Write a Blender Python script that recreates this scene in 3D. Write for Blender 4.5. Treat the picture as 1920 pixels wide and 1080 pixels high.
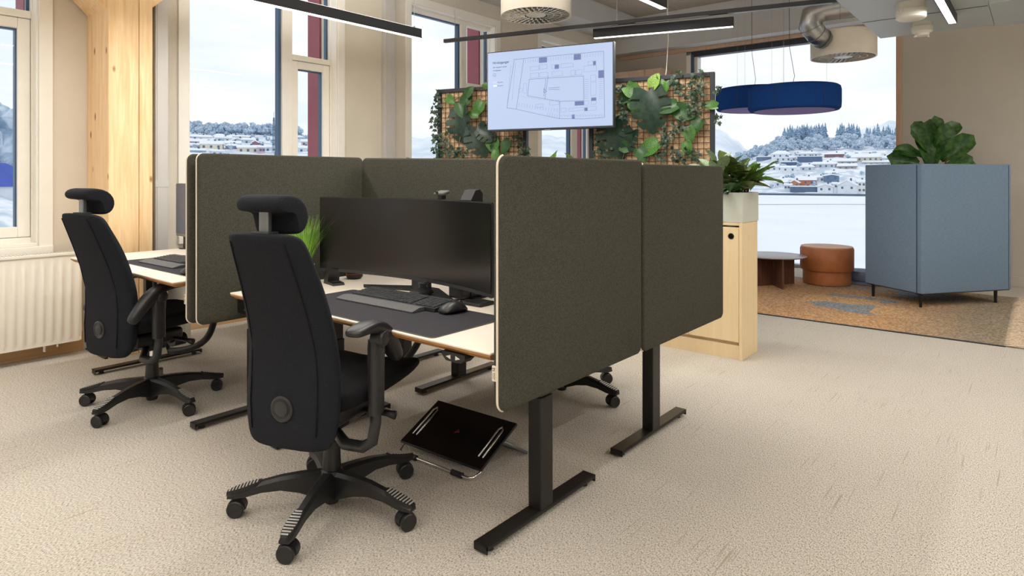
import bpy, bmesh, math, random
from mathutils import Vector, Matrix
for o in list(bpy.data.objects): bpy.data.objects.remove(o)
SC = bpy.context.scene
COL = SC.collection
PI = math.pi
# ------------------------------------------------------------------ camera
PHI = 0.6895
cam = bpy.data.objects.new('camera', bpy.data.cameras.new('camera'))
COL.objects.link(cam)
cam.location = (0, 0, 1.30)
cam.rotation_euler = (PI / 2, 0, PHI)
cam.data.sensor_width = 36
cam.data.lens = 36 * 1200 / 1920
cam.data.shift_y = -(540 - 331) / 1920
cam.data.clip_end = 8000
SC.camera = cam
# ------------------------------------------------------------------ sky
world = bpy.data.worlds.new('sky'); SC.world = world
world.use_nodes = True
wn = world.node_tree.nodes; wl = world.node_tree.links
wn.clear()
w_out = wn.new('ShaderNodeOutputWorld'); w_bg = wn.new('ShaderNodeBackground')
w_tc = wn.new('ShaderNodeTexCoord'); w_map = wn.new('ShaderNodeMapping'); w_no = wn.new('ShaderNodeTexNoise'); w_cr = wn.new('ShaderNodeValToRGB')
w_map.inputs['Scale'].default_value = (1.2, 1.2, 7.0)
w_no.inputs['Scale'].default_value = 2.2; w_no.inputs['Detail'].default_value = 5
w_cr.color_ramp.elements[0].position = 0.36; w_cr.color_ramp.elements[0].color = (0.80, 0.88, 0.98, 1)
w_cr.color_ramp.elements[1].position = 0.58; w_cr.color_ramp.elements[1].color = (0.98, 0.99, 1.0, 1)
wl.new(w_tc.outputs['Generated'], w_map.inputs['Vector']); wl.new(w_map.outputs['Vector'], w_no.inputs['Vector'])
wl.new(w_no.outputs['Fac'], w_cr.inputs['Fac']); wl.new(w_cr.outputs['Color'], w_bg.inputs['Color'])
w_bg.inputs['Strength'].default_value = 1.13
wl.new(w_bg.outputs['Background'], w_out.inputs['Surface'])
# ------------------------------------------------------------------ exposure
vs = SC.view_settings
vs.view_transform = 'Standard'; vs.look = 'None'; vs.exposure = 0.0; vs.gamma = 1.0; vs.use_curve_mapping = False
UP = 1.9             # strength of the added upward fill, relative to the lamps' own light
LAMP_W = 12.8        # watts per metre of linear lamp
random.seed(7)

# ------------------------------------------------------------------ materials
def new_mat(name):
    m = bpy.data.materials.new(name); m.use_nodes = True
    nt = m.node_tree; b = nt.nodes['Principled BSDF']
    return m, nt, b
def mat(name, col, rough=0.5, metal=0.0, vary=0.0, scale=20.0, stretch=(1, 1, 1), bump=0.0, col2=None, spec=0.5, detail=3, lo=0.35, hi=0.65, bscale=None):
    m, nt, b = new_mat(name)
    b.inputs['Base Color'].default_value = (*col, 1)
    b.inputs['Roughness'].default_value = rough; b.inputs['Metallic'].default_value = metal
    b.inputs['Specular IOR Level'].default_value = spec
    if vary or bump or col2:
        tc = nt.nodes.new('ShaderNodeTexCoord'); mp = nt.nodes.new('ShaderNodeMapping'); no = nt.nodes.new('ShaderNodeTexNoise')
        mp.inputs['Scale'].default_value = stretch
        no.inputs['Scale'].default_value = scale; no.inputs['Detail'].default_value = detail
        nt.links.new(tc.outputs['Object'], mp.inputs['Vector']); nt.links.new(mp.outputs['Vector'], no.inputs['Vector'])
        if vary or col2:
            cr = nt.nodes.new('ShaderNodeValToRGB')
            c2 = col2 if col2 else tuple(min(1, c * (1 + vary)) for c in col)
            c1 = col if col2 else tuple(c * (1 - vary) for c in col)
            cr.color_ramp.elements[0].position = lo; cr.color_ramp.elements[0].color = (*c1, 1)
            cr.color_ramp.elements[1].position = hi; cr.color_ramp.elements[1].color = (*c2, 1)
            nt.links.new(no.outputs['Fac'], cr.inputs['Fac']); nt.links.new(cr.outputs['Color'], b.inputs['Base Color'])
        if bump:
            bp = nt.nodes.new('ShaderNodeBump'); bp.inputs['Strength'].default_value = bump; bp.inputs['Distance'].default_value = 0.01
            src = no
            if bscale:
                src = nt.nodes.new('ShaderNodeTexNoise'); src.inputs['Scale'].default_value = bscale; src.inputs['Detail'].default_value = 2
                nt.links.new(mp.outputs['Vector'], src.inputs['Vector'])
            nt.links.new(src.outputs['Fac'], bp.inputs['Height']); nt.links.new(bp.outputs['Normal'], b.inputs['Normal'])
    return m
def emit(name, col, s):
    m, nt, b = new_mat(name)
    b.inputs['Base Color'].default_value = (*col, 1)
    b.inputs['Emission Color'].default_value = (*col, 1); b.inputs['Emission Strength'].default_value = s
    return m
def srgb(r, g, b):
    f = lambda c: (c / 255 / 12.92) if c / 255 <= .04045 else ((c / 255 + .055) / 1.055) ** 2.4
    return (f(r), f(g), f(b))

def carpet_mat():
    m, nt, b = new_mat('loop_carpet'); N = nt.nodes; L = nt.links
    tc = N.new('ShaderNodeTexCoord')
    n1 = N.new('ShaderNodeTexNoise'); n1.inputs['Scale'].default_value = 150; n1.inputs['Detail'].default_value = 3; n1.inputs['Roughness'].default_value = .7
    mp = N.new('ShaderNodeMapping'); mp.inputs['Scale'].default_value = (1.5, .75, 1); mp.inputs['Rotation'].default_value = (0, 0, .3)
    L.new(tc.outputs['Object'], mp.inputs['Vector']); L.new(mp.outputs['Vector'], n1.inputs['Vector'])
    cr = N.new('ShaderNodeValToRGB')
    e = cr.color_ramp.elements
    e[0].position = .34; e[0].color = (*srgb(116, 110, 100), 1)
    e[1].position = .60; e[1].color = (*srgb(222, 215, 204), 1)
    k = cr.color_ramp.elements.new(.46); k.color = (*srgb(191, 184, 172), 1)
    L.new(n1.outputs['Fac'], cr.inputs['Fac'])
    # short dark dashes running along the room
    mp2 = N.new('ShaderNodeMapping'); mp2.inputs['Scale'].default_value = (105, 3.0, 1); L.new(tc.outputs['Object'], mp2.inputs['Vector'])
    n2 = N.new('ShaderNodeTexNoise'); n2.inputs['Scale'].default_value = 1.0; n2.inputs['Detail'].default_value = 0
    L.new(mp2.outputs['Vector'], n2.inputs['Vector'])
    n2b = N.new('ShaderNodeTexNoise'); n2b.inputs['Scale'].default_value = 1.9; n2b.inputs['Detail'].default_value = 1; L.new(tc.outputs['Object'], n2b.inputs['Vector'])
    mul = N.new('ShaderNodeMath'); mul.operation = 'MULTIPLY'
    r2 = N.new('ShaderNodeMapRange'); r2.inputs['From Min'].default_value = .71; r2.inputs['From Max'].default_value = .80
    L.new(n2.outputs['Fac'], r2.inputs['Value'])
    r3 = N.new('ShaderNodeMapRange'); r3.inputs['From Min'].default_value = .42; r3.inputs['From Max'].default_value = .55; L.new(n2b.outputs['Fac'], r3.inputs['Value'])
    L.new(r2.outputs['Result'], mul.inputs[0]); L.new(r3.outputs['Result'], mul.inputs[1]); r3.inputs['To Max'].default_value = .85
    mx = N.new('ShaderNodeMix'); mx.data_type = 'RGBA'; mx.inputs[7].default_value = (*srgb(170, 160, 144), 1)
    L.new(mul.outputs[0], mx.inputs[0]); L.new(cr.outputs['Color'], mx.inputs[6]); L.new(mx.outputs[2], b.inputs['Base Color'])
    bp = N.new('ShaderNodeBump'); bp.inputs['Strength'].default_value = .75; bp.inputs['Distance'].default_value = .006
    L.new(n1.outputs['Fac'], bp.inputs['Height']); L.new(bp.outputs['Normal'], b.inputs['Normal'])
    b.inputs['Roughness'].default_value = .95; b.inputs['Specular IOR Level'].default_value = .1
    return m
def wood_mat(name, c1, c2, axis='z', scale=6.0, knots=False, rough=.5, fine=1.0):
    m, nt, b = new_mat(name); N = nt.nodes; L = nt.links
    tc = N.new('ShaderNodeTexCoord'); mp = N.new('ShaderNodeMapping')
    s = {'z': (9 * fine, 9 * fine, .55), 'x': (.55, 9 * fine, 9 * fine), 'y': (9 * fine, .55, 9 * fine)}[axis]
    mp.inputs['Scale'].default_value = s
    L.new(tc.outputs['Object'], mp.inputs['Vector'])
    no = N.new('ShaderNodeTexNoise'); no.inputs['Scale'].default_value = scale; no.inputs['Detail'].default_value = 4; no.inputs['Distortion'].default_value = .6
    L.new(mp.outputs['Vector'], no.inputs['Vector'])
    cr = N.new('ShaderNodeValToRGB'); cr.color_ramp.elements[0].position = .3; cr.color_ramp.elements[0].color = (*c1, 1)
    cr.color_ramp.elements[1].position = .7; cr.color_ramp.elements[1].color = (*c2, 1)
    L.new(no.outputs['Fac'], cr.inputs['Fac'])
    out = cr.outputs['Color']
    if knots:
        mp2 = N.new('ShaderNodeMapping'); mp2.inputs['Scale'].default_value = (7.5, 7.5, 3.6); L.new(tc.outputs['Object'], mp2.inputs['Vector'])
        vo = N.new('ShaderNodeTexVoronoi'); vo.inputs['Scale'].default_value = 1.0; L.new(mp2.outputs['Vector'], vo.inputs['Vector'])
        r = N.new('ShaderNodeMapRange'); r.inputs['From Min'].default_value = .13; r.inputs['From Max'].default_value = .06
        L.new(vo.outputs['Distance'], r.inputs['Value'])
        mx = N.new('ShaderNodeMix'); mx.data_type = 'RGBA'; mx.inputs[7].default_value = (*srgb(140, 92, 52), 1)
        L.new(r.outputs['Result'], mx.inputs[0]); L.new(out, mx.inputs[6]); out = mx.outputs[2]
    L.new(out, b.inputs['Base Color']); b.inputs['Roughness'].default_value = rough
    return m
def rug_mat():
    m, nt, b = new_mat('patchwork_rug'); N = nt.nodes; L = nt.links
    tc = N.new('ShaderNodeTexCoord')
    vo = N.new('ShaderNodeTexVoronoi'); vo.distance = 'CHEBYCHEV'; vo.inputs['Scale'].default_value = 1.9; vo.inputs['Randomness'].default_value = .8
    mp = N.new('ShaderNodeMapping'); mp.inputs['Scale'].default_value = (.8, 1.1, 1); L.new(tc.outputs['Object'], mp.inputs['Vector']); L.new(mp.outputs['Vector'], vo.inputs['Vector'])
    cr = N.new('ShaderNodeValToRGB'); cr.color_ramp.interpolation = 'CONSTANT'
    cols = [(0, (198, 154, 108)), (.28, (192, 150, 110)), (.46, (160, 146, 134)), (.6, (204, 162, 116)), (.74, (140, 146, 150)), (.86, (188, 148, 108))]
    e = cr.color_ramp.elements
    while len(e) < len(cols): e.new(.5)
    for i, (p, c) in enumerate(cols): e[i].position = p; e[i].color = (*srgb(*c), 1)
    sp = N.new('ShaderNodeSeparateColor'); L.new(vo.outputs['Color'], sp.inputs[0]); L.new(sp.outputs[0], cr.inputs['Fac'])
    # greener olive tone at the fringed end
    sx = N.new('ShaderNodeSeparateXYZ'); L.new(tc.outputs['Object'], sx.inputs[0])
    r = N.new('ShaderNodeMapRange'); r.inputs['From Min'].default_value = -1.15; r.inputs['From Max'].default_value = -.45
    L.new(sx.outputs['X'], r.inputs['Value'])
    m0 = N.new('ShaderNodeMix'); m0.data_type = 'RGBA'; m0.inputs[7].default_value = (*srgb(146, 130, 108), 1)
    L.new(r.outputs['Result'], m0.inputs[0]); L.new(cr.outputs['Color'], m0.inputs[6])
    no = N.new('ShaderNodeTexNoise'); no.inputs['Scale'].default_value = 60; no.inputs['Detail'].default_value = 3; L.new(tc.outputs['Object'], no.inputs['Vector'])
    r2 = N.new('ShaderNodeMapRange'); r2.inputs['From Min'].default_value = .3; r2.inputs['From Max'].default_value = .7; r2.inputs['To Min'].default_value = .4; r2.inputs['To Max'].default_value = 1.5
    L.new(no.outputs['Fac'], r2.inputs['Value'])
    m1 = N.new('ShaderNodeMix'); m1.data_type = 'RGBA'; m1.blend_type = 'MULTIPLY'; m1.inputs[0].default_value = 1
    L.new(m0.outputs[2], m1.inputs[6]); L.new(r2.outputs['Result'], m1.inputs[7]); L.new(m1.outputs[2], b.inputs['Base Color'])
    bp = N.new('ShaderNodeBump'); bp.inputs['Strength'].default_value = .5; bp.inputs['Distance'].default_value = .006
    L.new(no.outputs['Fac'], bp.inputs['Height']); L.new(bp.outputs['Normal'], b.inputs['Normal'])
    b.inputs['Roughness'].default_value = .95
    return m
def glass_mat():
    m, nt, b = new_mat('window_glass'); N = nt.nodes; L = nt.links
    N.remove(b); out = N['Material Output']
    t = N.new('ShaderNodeBsdfTransparent'); t.inputs['Color'].default_value = (.97, .98, .985, 1)
    g = N.new('ShaderNodeBsdfGlossy'); g.inputs['Roughness'].default_value = .02
    mx = N.new('ShaderNodeMixShader'); mx.inputs[0].default_value = .008
    L.new(t.outputs[0], mx.inputs[1]); L.new(g.outputs[0], mx.inputs[2]); L.new(mx.outputs[0], out.inputs['Surface'])
    return m
def leaf_mat(name, c1, c2, scale=30, rough=.45):
    m = mat(name, c1, rough, col2=c2, scale=scale, detail=2, lo=.4, hi=.62)
    return m

M = {}
M['carpet'] = carpet_mat()
M['rug'] = rug_mat()
M['glass'] = glass_mat()
M['wall'] = mat('painted_wall', srgb(216, 208, 193), .9, vary=.02, scale=3)
M['wall_rear'] = mat('rear_wall_paint', srgb(194, 188, 178), .9, vary=.02, scale=3)
M['ceil'] = mat('wood_wool_panel', srgb(176, 166, 152), .95, vary=.22, scale=70, bump=.3)
M['ceil_dark'] = mat('ceiling_void', srgb(70, 66, 60), .95, vary=.05, scale=5)
M['beam_grey'] = mat('grey_painted_beam', srgb(196, 196, 194), .8, vary=.02, scale=4)
M['trunk_grey'] = mat('grey_trunking_paint', srgb(196, 194, 190), .5, vary=.015, scale=5)
M['soffit'] = mat('pale_blue_grey_sheet', srgb(178, 186, 190), .45, vary=.02, scale=3)
M['frame'] = mat('cream_window_paint', srgb(241, 237, 228), .45, vary=.015, scale=6)
M['gasket'] = mat('blue_grey_gasket', srgb(60, 88, 118), .4)
M['red'] = mat('dark_red_cladding', srgb(150, 78, 88), .6, vary=.05, scale=8)
M['glulam'] = wood_mat('glulam_spruce', srgb(230, 190, 138), srgb(246, 216, 172), 'z', 5, knots=True, rough=.55)
M['birch'] = wood_mat('birch_veneer', srgb(230, 206, 164), srgb(237, 214, 173), 'z', 4, rough=.5, fine=1.2)
M['oak'] = wood_mat('warm_oak_panel', srgb(192, 158, 132), srgb(208, 178, 152), 'z', 4, rough=.6)
M['walnut'] = wood_mat('dark_walnut', srgb(84, 54, 42), srgb(112, 74, 58), 'z', 5, rough=.45)
M['laminate'] = mat('off_white_laminate', srgb(240, 230, 216), .42, vary=.012, scale=15)
M['ply'] = mat('plywood_edge', srgb(172, 122, 72), .6, vary=.12, scale=60, stretch=(.2, .2, 8))
M['felt'] = mat('olive_grey_felt', srgb(74, 73, 65), .97, vary=.22, scale=220, bump=.4, spec=.1)
M['piping'] = mat('cream_piping', srgb(236, 226, 208), .7)
M['fabric'] = mat('black_chair_fabric', srgb(33, 35, 41), .92, vary=.22, scale=300, bump=.25, spec=.2)
M['seatfab'] = mat('black_seat_fabric', srgb(22, 22, 25), .92, vary=.22, scale=300, bump=.25, spec=.2)
M['plastic'] = mat('black_plastic', srgb(32, 32, 33), .40, vary=.06, scale=60)
M['plastic2'] = mat('dark_grey_plastic', srgb(40, 40, 42), .36, vary=.05, scale=60)
M['blackmetal'] = mat('black_powder_coat', srgb(30, 28, 27), .38, metal=.2, vary=.06, scale=80)
M['steel'] = mat('brushed_steel', srgb(150, 156, 160), .35, metal=.85, vary=.05, scale=40)
M['chrome'] = mat('chrome', srgb(232, 232, 234), .22, metal=1)
M['duct'] = mat('galvanised_duct', srgb(178, 180, 182), .3, metal=.9, vary=.08, scale=9)
M['white_metal'] = mat('white_enamel', srgb(238, 232, 220), .35, vary=.01, scale=8)
M['white_plastic'] = mat('white_plastic', srgb(225, 222, 210), .45)
M['strip_grip'] = mat('rubber_grip', srgb(26, 26, 26), .6)
M['grip_line'] = mat('worn_alloy_stripe', srgb(206, 204, 200), .4, metal=.4)
M['mat'] = mat('charcoal_desk_mat', srgb(56, 55, 60), .9, vary=.12, scale=200, spec=.2)
M['matedge'] = mat('stitched_edge', srgb(110, 104, 98), .9)
M['screen_off'] = mat('switched_off_screen', srgb(22, 20, 20), .22, spec=.5)
M['bezel'] = mat('monitor_bezel', srgb(44, 45, 48), .45)
M['key'] = mat('grey_keycap', srgb(62, 64, 68), .5, vary=.35, scale=70)
M['palm'] = mat('palm_rest', srgb(92, 91, 92), .8, vary=.08, scale=120)
M['cork'] = mat('cork_board', srgb(222, 188, 150), .95, vary=.22, scale=60, bump=.4)
M['rust'] = mat('rusty_brown_wire', srgb(82, 46, 28), .6, vary=.2, scale=60)
M['darkframe'] = mat('anthracite_frame', srgb(40, 43, 52), .5)
M['bluefab'] = mat('slate_blue_upholstery', srgb(118, 140, 164), .9, vary=.10, scale=26, stretch=(1, 1, 9), bump=.15, spec=.2)
M['bluecush'] = mat('pale_blue_cushion', srgb(128, 142, 166), .9, vary=.06, scale=40)
M['navy'] = mat('navy_felt_shade', srgb(27, 68, 138), .95, vary=.12, scale=120, spec=.1)
M['lav'] = mat('lavender_felt_lining', srgb(146, 138, 210), .95, vary=.04, scale=40)
M['leather'] = mat('cognac_leather', srgb(178, 112, 70), .5, vary=.10, scale=8, bump=.1, bscale=150)
M['leathertop'] = mat('light_cognac_leather', srgb(206, 148, 104), .45, vary=.08, scale=8)
M['planter'] = mat('pale_green_grey_planter', srgb(198, 202, 190), .5, vary=.015, scale=6)
M['soil'] = mat('dark_soil', srgb(52, 40, 30), .95, vary=.3, scale=60)
M['fringe'] = mat('raw_cotton_fringe', srgb(206, 186, 160), .95, vary=.25, scale=60)
M['tvscreen'] = emit('lit_display', srgb(190, 207, 238), 1.0)
M['tvscreen'].node_tree.nodes['Principled BSDF'].inputs['Base Color'].default_value = (0, 0, 0, 1)
M['ink'] = mat('screen_ink', srgb(98, 108, 150), .6); M['ink2'] = mat('screen_pale_ink', srgb(152, 166, 208), .6); M['ink3'] = mat('screen_dark_ink', srgb(48, 66, 92), .6)
for k, c, s in (('ink', (112, 124, 172), .9), ('ink2', (150, 165, 210), .9), ('ink3', (70, 88, 116), .9)):
    b = M[k].node_tree.nodes['Principled BSDF']; b.inputs['Base Color'].default_value = (0, 0, 0, 1)
    b.inputs['Emission Color'].default_value = (*srgb(*c), 1); b.inputs['Emission Strength'].default_value = 1
M['legend1'] = emit('legend_lilac', srgb(160, 160, 214), .9); M['legend2'] = emit('legend_olive', srgb(176, 190, 190), .9)
M['lampglow'] = emit('warm_diffuser', (1.0, .97, .92), 3.0)
M['monstera'] = leaf_mat('monstera_leaf', srgb(20, 42, 32), srgb(34, 62, 44), 9, .4)
M['pothos'] = leaf_mat('pothos_leaf', srgb(44, 92, 34), srgb(96, 142, 62), 26, .4)
M['pothos2'] = leaf_mat('deep_pothos_leaf', srgb(30, 70, 32), srgb(66, 108, 54), 26, .4)
M['bright'] = leaf_mat('bright_leaf', srgb(104, 150, 54), srgb(176, 204, 112), 22, .4)
M['ivy'] = leaf_mat('ivy_leaf', srgb(24, 46, 32), srgb(60, 84, 56), 40, .5)
M['stem'] = mat('tan_stem', srgb(120, 104, 60), .7, vary=.1, scale=30)
M['calathea'] = leaf_mat('calathea_leaf', srgb(40, 58, 26), srgb(112, 128, 60), 60, .4)
M['variegated'] = leaf_mat('variegated_leaf', srgb(62, 96, 62), srgb(170, 186, 150), 45, .4)
M['lime'] = leaf_mat('lime_green_leaf', srgb(62, 104, 34), srgb(104, 146, 54), 14, .4)
M['fiddle'] = leaf_mat('fiddle_leaf', srgb(44, 82, 32), srgb(78, 118, 52), 7, .4)
M['grass'] = leaf_mat('grass_blade', srgb(92, 160, 40), srgb(160, 206, 80), 12, .5)
M['snow'] = mat('snow', srgb(240, 244, 250), .9, vary=.02, scale=.05)
M['snowhill'] = mat('snowy_scrub', srgb(196, 208, 222), .95, col2=srgb(244, 247, 252), scale=.14, detail=6, lo=.42, hi=.58)
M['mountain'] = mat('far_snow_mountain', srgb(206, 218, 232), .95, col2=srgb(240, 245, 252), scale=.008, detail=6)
M['conifer'] = mat('haze_tinted_conifer', srgb(112, 146, 176), .95, col2=srgb(196, 212, 226), scale=.8, detail=4, lo=.45, hi=.66)  # distance haze put into the bluish colour, pale tone for snow
M['scrub'] = mat('haze_tinted_birch_scrub', srgb(140, 166, 188), .95, col2=srgb(206, 218, 230), scale=1.1, detail=4, lo=.4, hi=.65)  # same haze mixed into the scrub's blue-grey, with snowy pale tone
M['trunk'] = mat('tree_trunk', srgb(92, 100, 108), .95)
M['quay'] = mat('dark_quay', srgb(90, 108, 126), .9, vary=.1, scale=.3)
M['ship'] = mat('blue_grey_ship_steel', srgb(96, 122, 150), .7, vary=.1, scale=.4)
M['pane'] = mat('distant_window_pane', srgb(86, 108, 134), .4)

# ------------------------------------------------------------------ mesh helpers
class MB:
    def __init__(s): s.bm = bmesh.new(); s.mi = 0
    def _new(s, geom):
        for f in geom:
            if isinstance(f, bmesh.types.BMFace): f.material_index = s.mi
    def box(s, c, size, rot=None, bev=0.0, seg=2):
        r = bmesh.ops.create_cube(s.bm, size=1.0); vs = r['verts']
        mtx = Matrix.Translation(Vector(c)) @ (rot if rot else Matrix.Identity(4)) @ Matrix.Diagonal((*size, 1))
        bmesh.ops.transform(s.bm, matrix=mtx, verts=vs)
        fs = list({f for v in vs for f in v.link_faces})
        for f in fs: f.material_index = s.mi
        if bev:
            es = list({e for v in vs for e in v.link_edges})
            r = bmesh.ops.bevel(s.bm, geom=es + vs, offset=bev, segments=seg, profile=.5, affect='EDGES')
            for f in r['faces']: f.material_index = s.mi
        return s
    def bx(s, x0, x1, y0, y1, z0, z1, bev=0.0, seg=2):
        return s.box(((x0 + x1) / 2, (y0 + y1) / 2, (z0 + z1) / 2), (abs(x1 - x0), abs(y1 - y0), abs(z1 - z0)), None, bev, seg)
    def ring_skin(s, rings, cap=True, closed=True):
        vr = [[s.bm.verts.new(p) for p in r] for r in rings]
        n = len(vr[0])
        for a, b in zip(vr[:-1], vr[1:]):
            for i in range(n if closed else n - 1):
                f = s.bm.faces.new((a[i], a[(i + 1) % n], b[(i + 1) % n], b[i])); f.material_index = s.mi
        if cap and closed:
            f = s.bm.faces.new(list(reversed(vr[0]))); f.material_index = s.mi
            f = s.bm.faces.new(vr[-1]); f.material_index = s.mi
        return s
    def cyl(s, p0, p1, r0, r1=None, n=16, cap=True):
        p0 = Vector(p0); p1 = Vector(p1); r1 = r0 if r1 is None else r1
        d = (p1 - p0).normalized(); a = d.orthogonal().normalized(); b = d.cross(a)
        R = [[p + (a * math.cos(t) + b * math.sin(t)) * r for t in [2 * PI * i / n for i in range(n)]] for p, r in ((p0, r0), (p1, r1))]
        return s.ring_skin(R, cap)
    def tube(s, pts, r, n=8, cap=True, closed=False, flat=None):
        P = [Vector(p) for p in pts]; rings = []
        N = len(P); up = None
        rr = r if isinstance(r, (list, tuple)) else [r] * N
        for i in range(N):
            if closed: d = P[(i + 1) % N] - P[i - 1]
            else: d = P[min(i + 1, N - 1)] - P[max(i - 1, 0)]
            d.normalize()
            if up is None: up = d.orthogonal().normalized()
            up = (up - d * up.dot(d)).normalized()
            w = d.cross(up)
            rings.append([P[i] + (up * math.cos(t) + w * math.sin(t)) * rr[i] for t in [2 * PI * k / n for k in range(n)]])
        if closed: rings.append(rings[0]); return s.ring_skin(rings, False)
        return s.ring_skin(rings, cap)
    def lathe(s, prof, c=(0, 0, 0), n=32, mtx=None):
        rings = []
        for r, z in prof:
            rr = max(r, 1e-4)
            rings.append([Vector((c[0] + rr * math.cos(2 * PI * i / n), c[1] + rr * math.sin(2 * PI * i / n), c[2] + z)) for i in range(n)])
        if mtx: rings = [[mtx @ p for p in r] for r in rings]
        return s.ring_skin(rings, True)
    def prism(s, poly, h0, h1, plane='xy'):
        def P(a, b, h): return {'xy': (a, b, h), 'xz': (a, h, b), 'yz': (h, a, b)}[plane]
        return s.ring_skin([[P(a, b, h0) for a, b in poly], [P(a, b, h1) for a, b in poly]])
    def quad(s, pts):
        f = s.bm.faces.new([s.bm.verts.new(p) for p in pts]); f.material_index = s.mi; return s
    def build(s, name, mats, parent=None, smooth=False, angle=None, subsurf=0, loc=None, rot=None):
        bmesh.ops.recalc_face_normals(s.bm, faces=s.bm.faces)
        me = bpy.data.meshes.new(name); s.bm.to_mesh(me); s.bm.free()
        for m in (mats if isinstance(mats, (list, tuple)) else [mats]): me.materials.append(M[m] if isinstance(m, str) else m)
        if smooth or angle:
            for p in me.polygons: p.use_smooth = True
            if angle: me.set_sharp_from_angle(angle=math.radians(angle))
        o = bpy.data.objects.new(name, me); COL.objects.link(o)
        if subsurf:
            md = o.modifiers.new('sub', 'SUBSURF'); md.levels = subsurf; md.render_levels = subsurf
        if loc: o.location = loc
        if rot: o.rotation_euler = rot
        if parent: o.parent = parent
        return o
def tag(o, label, cat, group=None):
    o['label'] = label; o['category'] = cat
    if group: o['group'] = group
    return o
def thing(name, label, cat, loc=(0, 0, 0), rz=0.0, group=None):
    o = bpy.data.objects.new(name, None); COL.objects.link(o)
    o.location = loc; o.rotation_euler = (0, 0, rz); o.empty_display_size = .1
    return tag(o, label, cat, group)
def struct(o): o['kind'] = 'structure'; return o
def stuff(o): o['kind'] = 'stuff'; return o
def sempty(name, loc=(0, 0, 0)):
    o = bpy.data.objects.new(name, None); COL.objects.link(o); o.location = loc; o.empty_display_size = .1
    return struct(o)
def inst(src, name, parent, loc, rot=(0, 0, 0), sc=1.0, mtx=None):
    o = bpy.data.objects.new(name, src if isinstance(src, bpy.types.Mesh) else src.data); COL.objects.link(o); o.parent = parent
    if mtx is not None: o.matrix_local = mtx
    else:
        o.location = loc; o.rotation_euler = rot; o.scale = (sc, sc, sc) if not isinstance(sc, tuple) else sc
    return o
def mesh_of(mb, name, mats, smooth=False, angle=None):
    o = mb.build(name, mats, None, smooth, angle); me = o.data; bpy.data.objects.remove(o); return me
def copy_tree(o, parent=None):
    c = o.copy(); COL.objects.link(c)
    if parent: c.parent = parent
    for ch in list(o.children): copy_tree(ch, c)
    return c
RZ = lambda a: Matrix.Rotation(a, 4, 'Z')
RX = lambda a: Matrix.Rotation(a, 4, 'X')
RY = lambda a: Matrix.Rotation(a, 4, 'Y')

# ================================================================== ROOM SHELL
WX = -5.56          # inner face of the window wall
RY_ = 9.60          # inner face of the rear wall
CZ = 3.92           # ceiling
m = MB(); m.bx(WX - .3, 6.3, -5.3, RY_ + .3, -.2, 0); struct(m.build('floor', 'carpet'))
cl = sempty('ceiling'); m = MB(); m.bx(WX - .3, 6.3, -5.3, RY_ + .3, CZ, CZ + .2); m.build('slab', 'ceil_dark', cl)
pm = MB(); pm.box((0, 0, 0), (1.19, .59, .03), None, .006, 1); pme = mesh_of(pm, 'ceiling_panel', 'ceil')
for ix in range(9):
    for iy in range(24):
        x = WX + .6 + ix * 1.2; y = -4.6 + iy * .6
        inst(pme, 'ceiling_panel', cl, (x, y, CZ - .015))
m = MB(); m.bx(6, 6.3, -5.3, RY_ + .3, 0, CZ); struct(m.build('wall_right', 'wall'))
m = MB(); m.bx(WX - .3, 6.3, -5.3, -5, 0, CZ); struct(m.build('wall_front', 'wall'))

# window wall with openings:  (y0, y1) of each opening, z 0.80 .. 3.28
OPEN = [(-3.80, -2.30), (-2.10 + .7, .09), (-.09 + .0, 1.385), (2.435, 3.925), (4.92, 6.40), (7.40, 8.88)]
OPEN = [(-4.9, -3.4), (-2.55, -1.05), (-.10, 1.385), (2.435, 3.925), (4.92, 6.40), (7.40, 8.88)]
ZB, ZT = .80, 3.29
m = MB()
ys = -5.3
for (a, b) in OPEN:
    m.bx(WX - .28, WX, ys, a, 0, CZ); m.bx(WX - .28, WX, a, b, 0, ZB); m.bx(WX - .28, WX, a, b, ZT, CZ); ys = b
m.bx(WX - .28, WX, ys, RY_ + .3, 0, CZ)
struct(m.build('wall_left', 'wall'))

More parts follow.
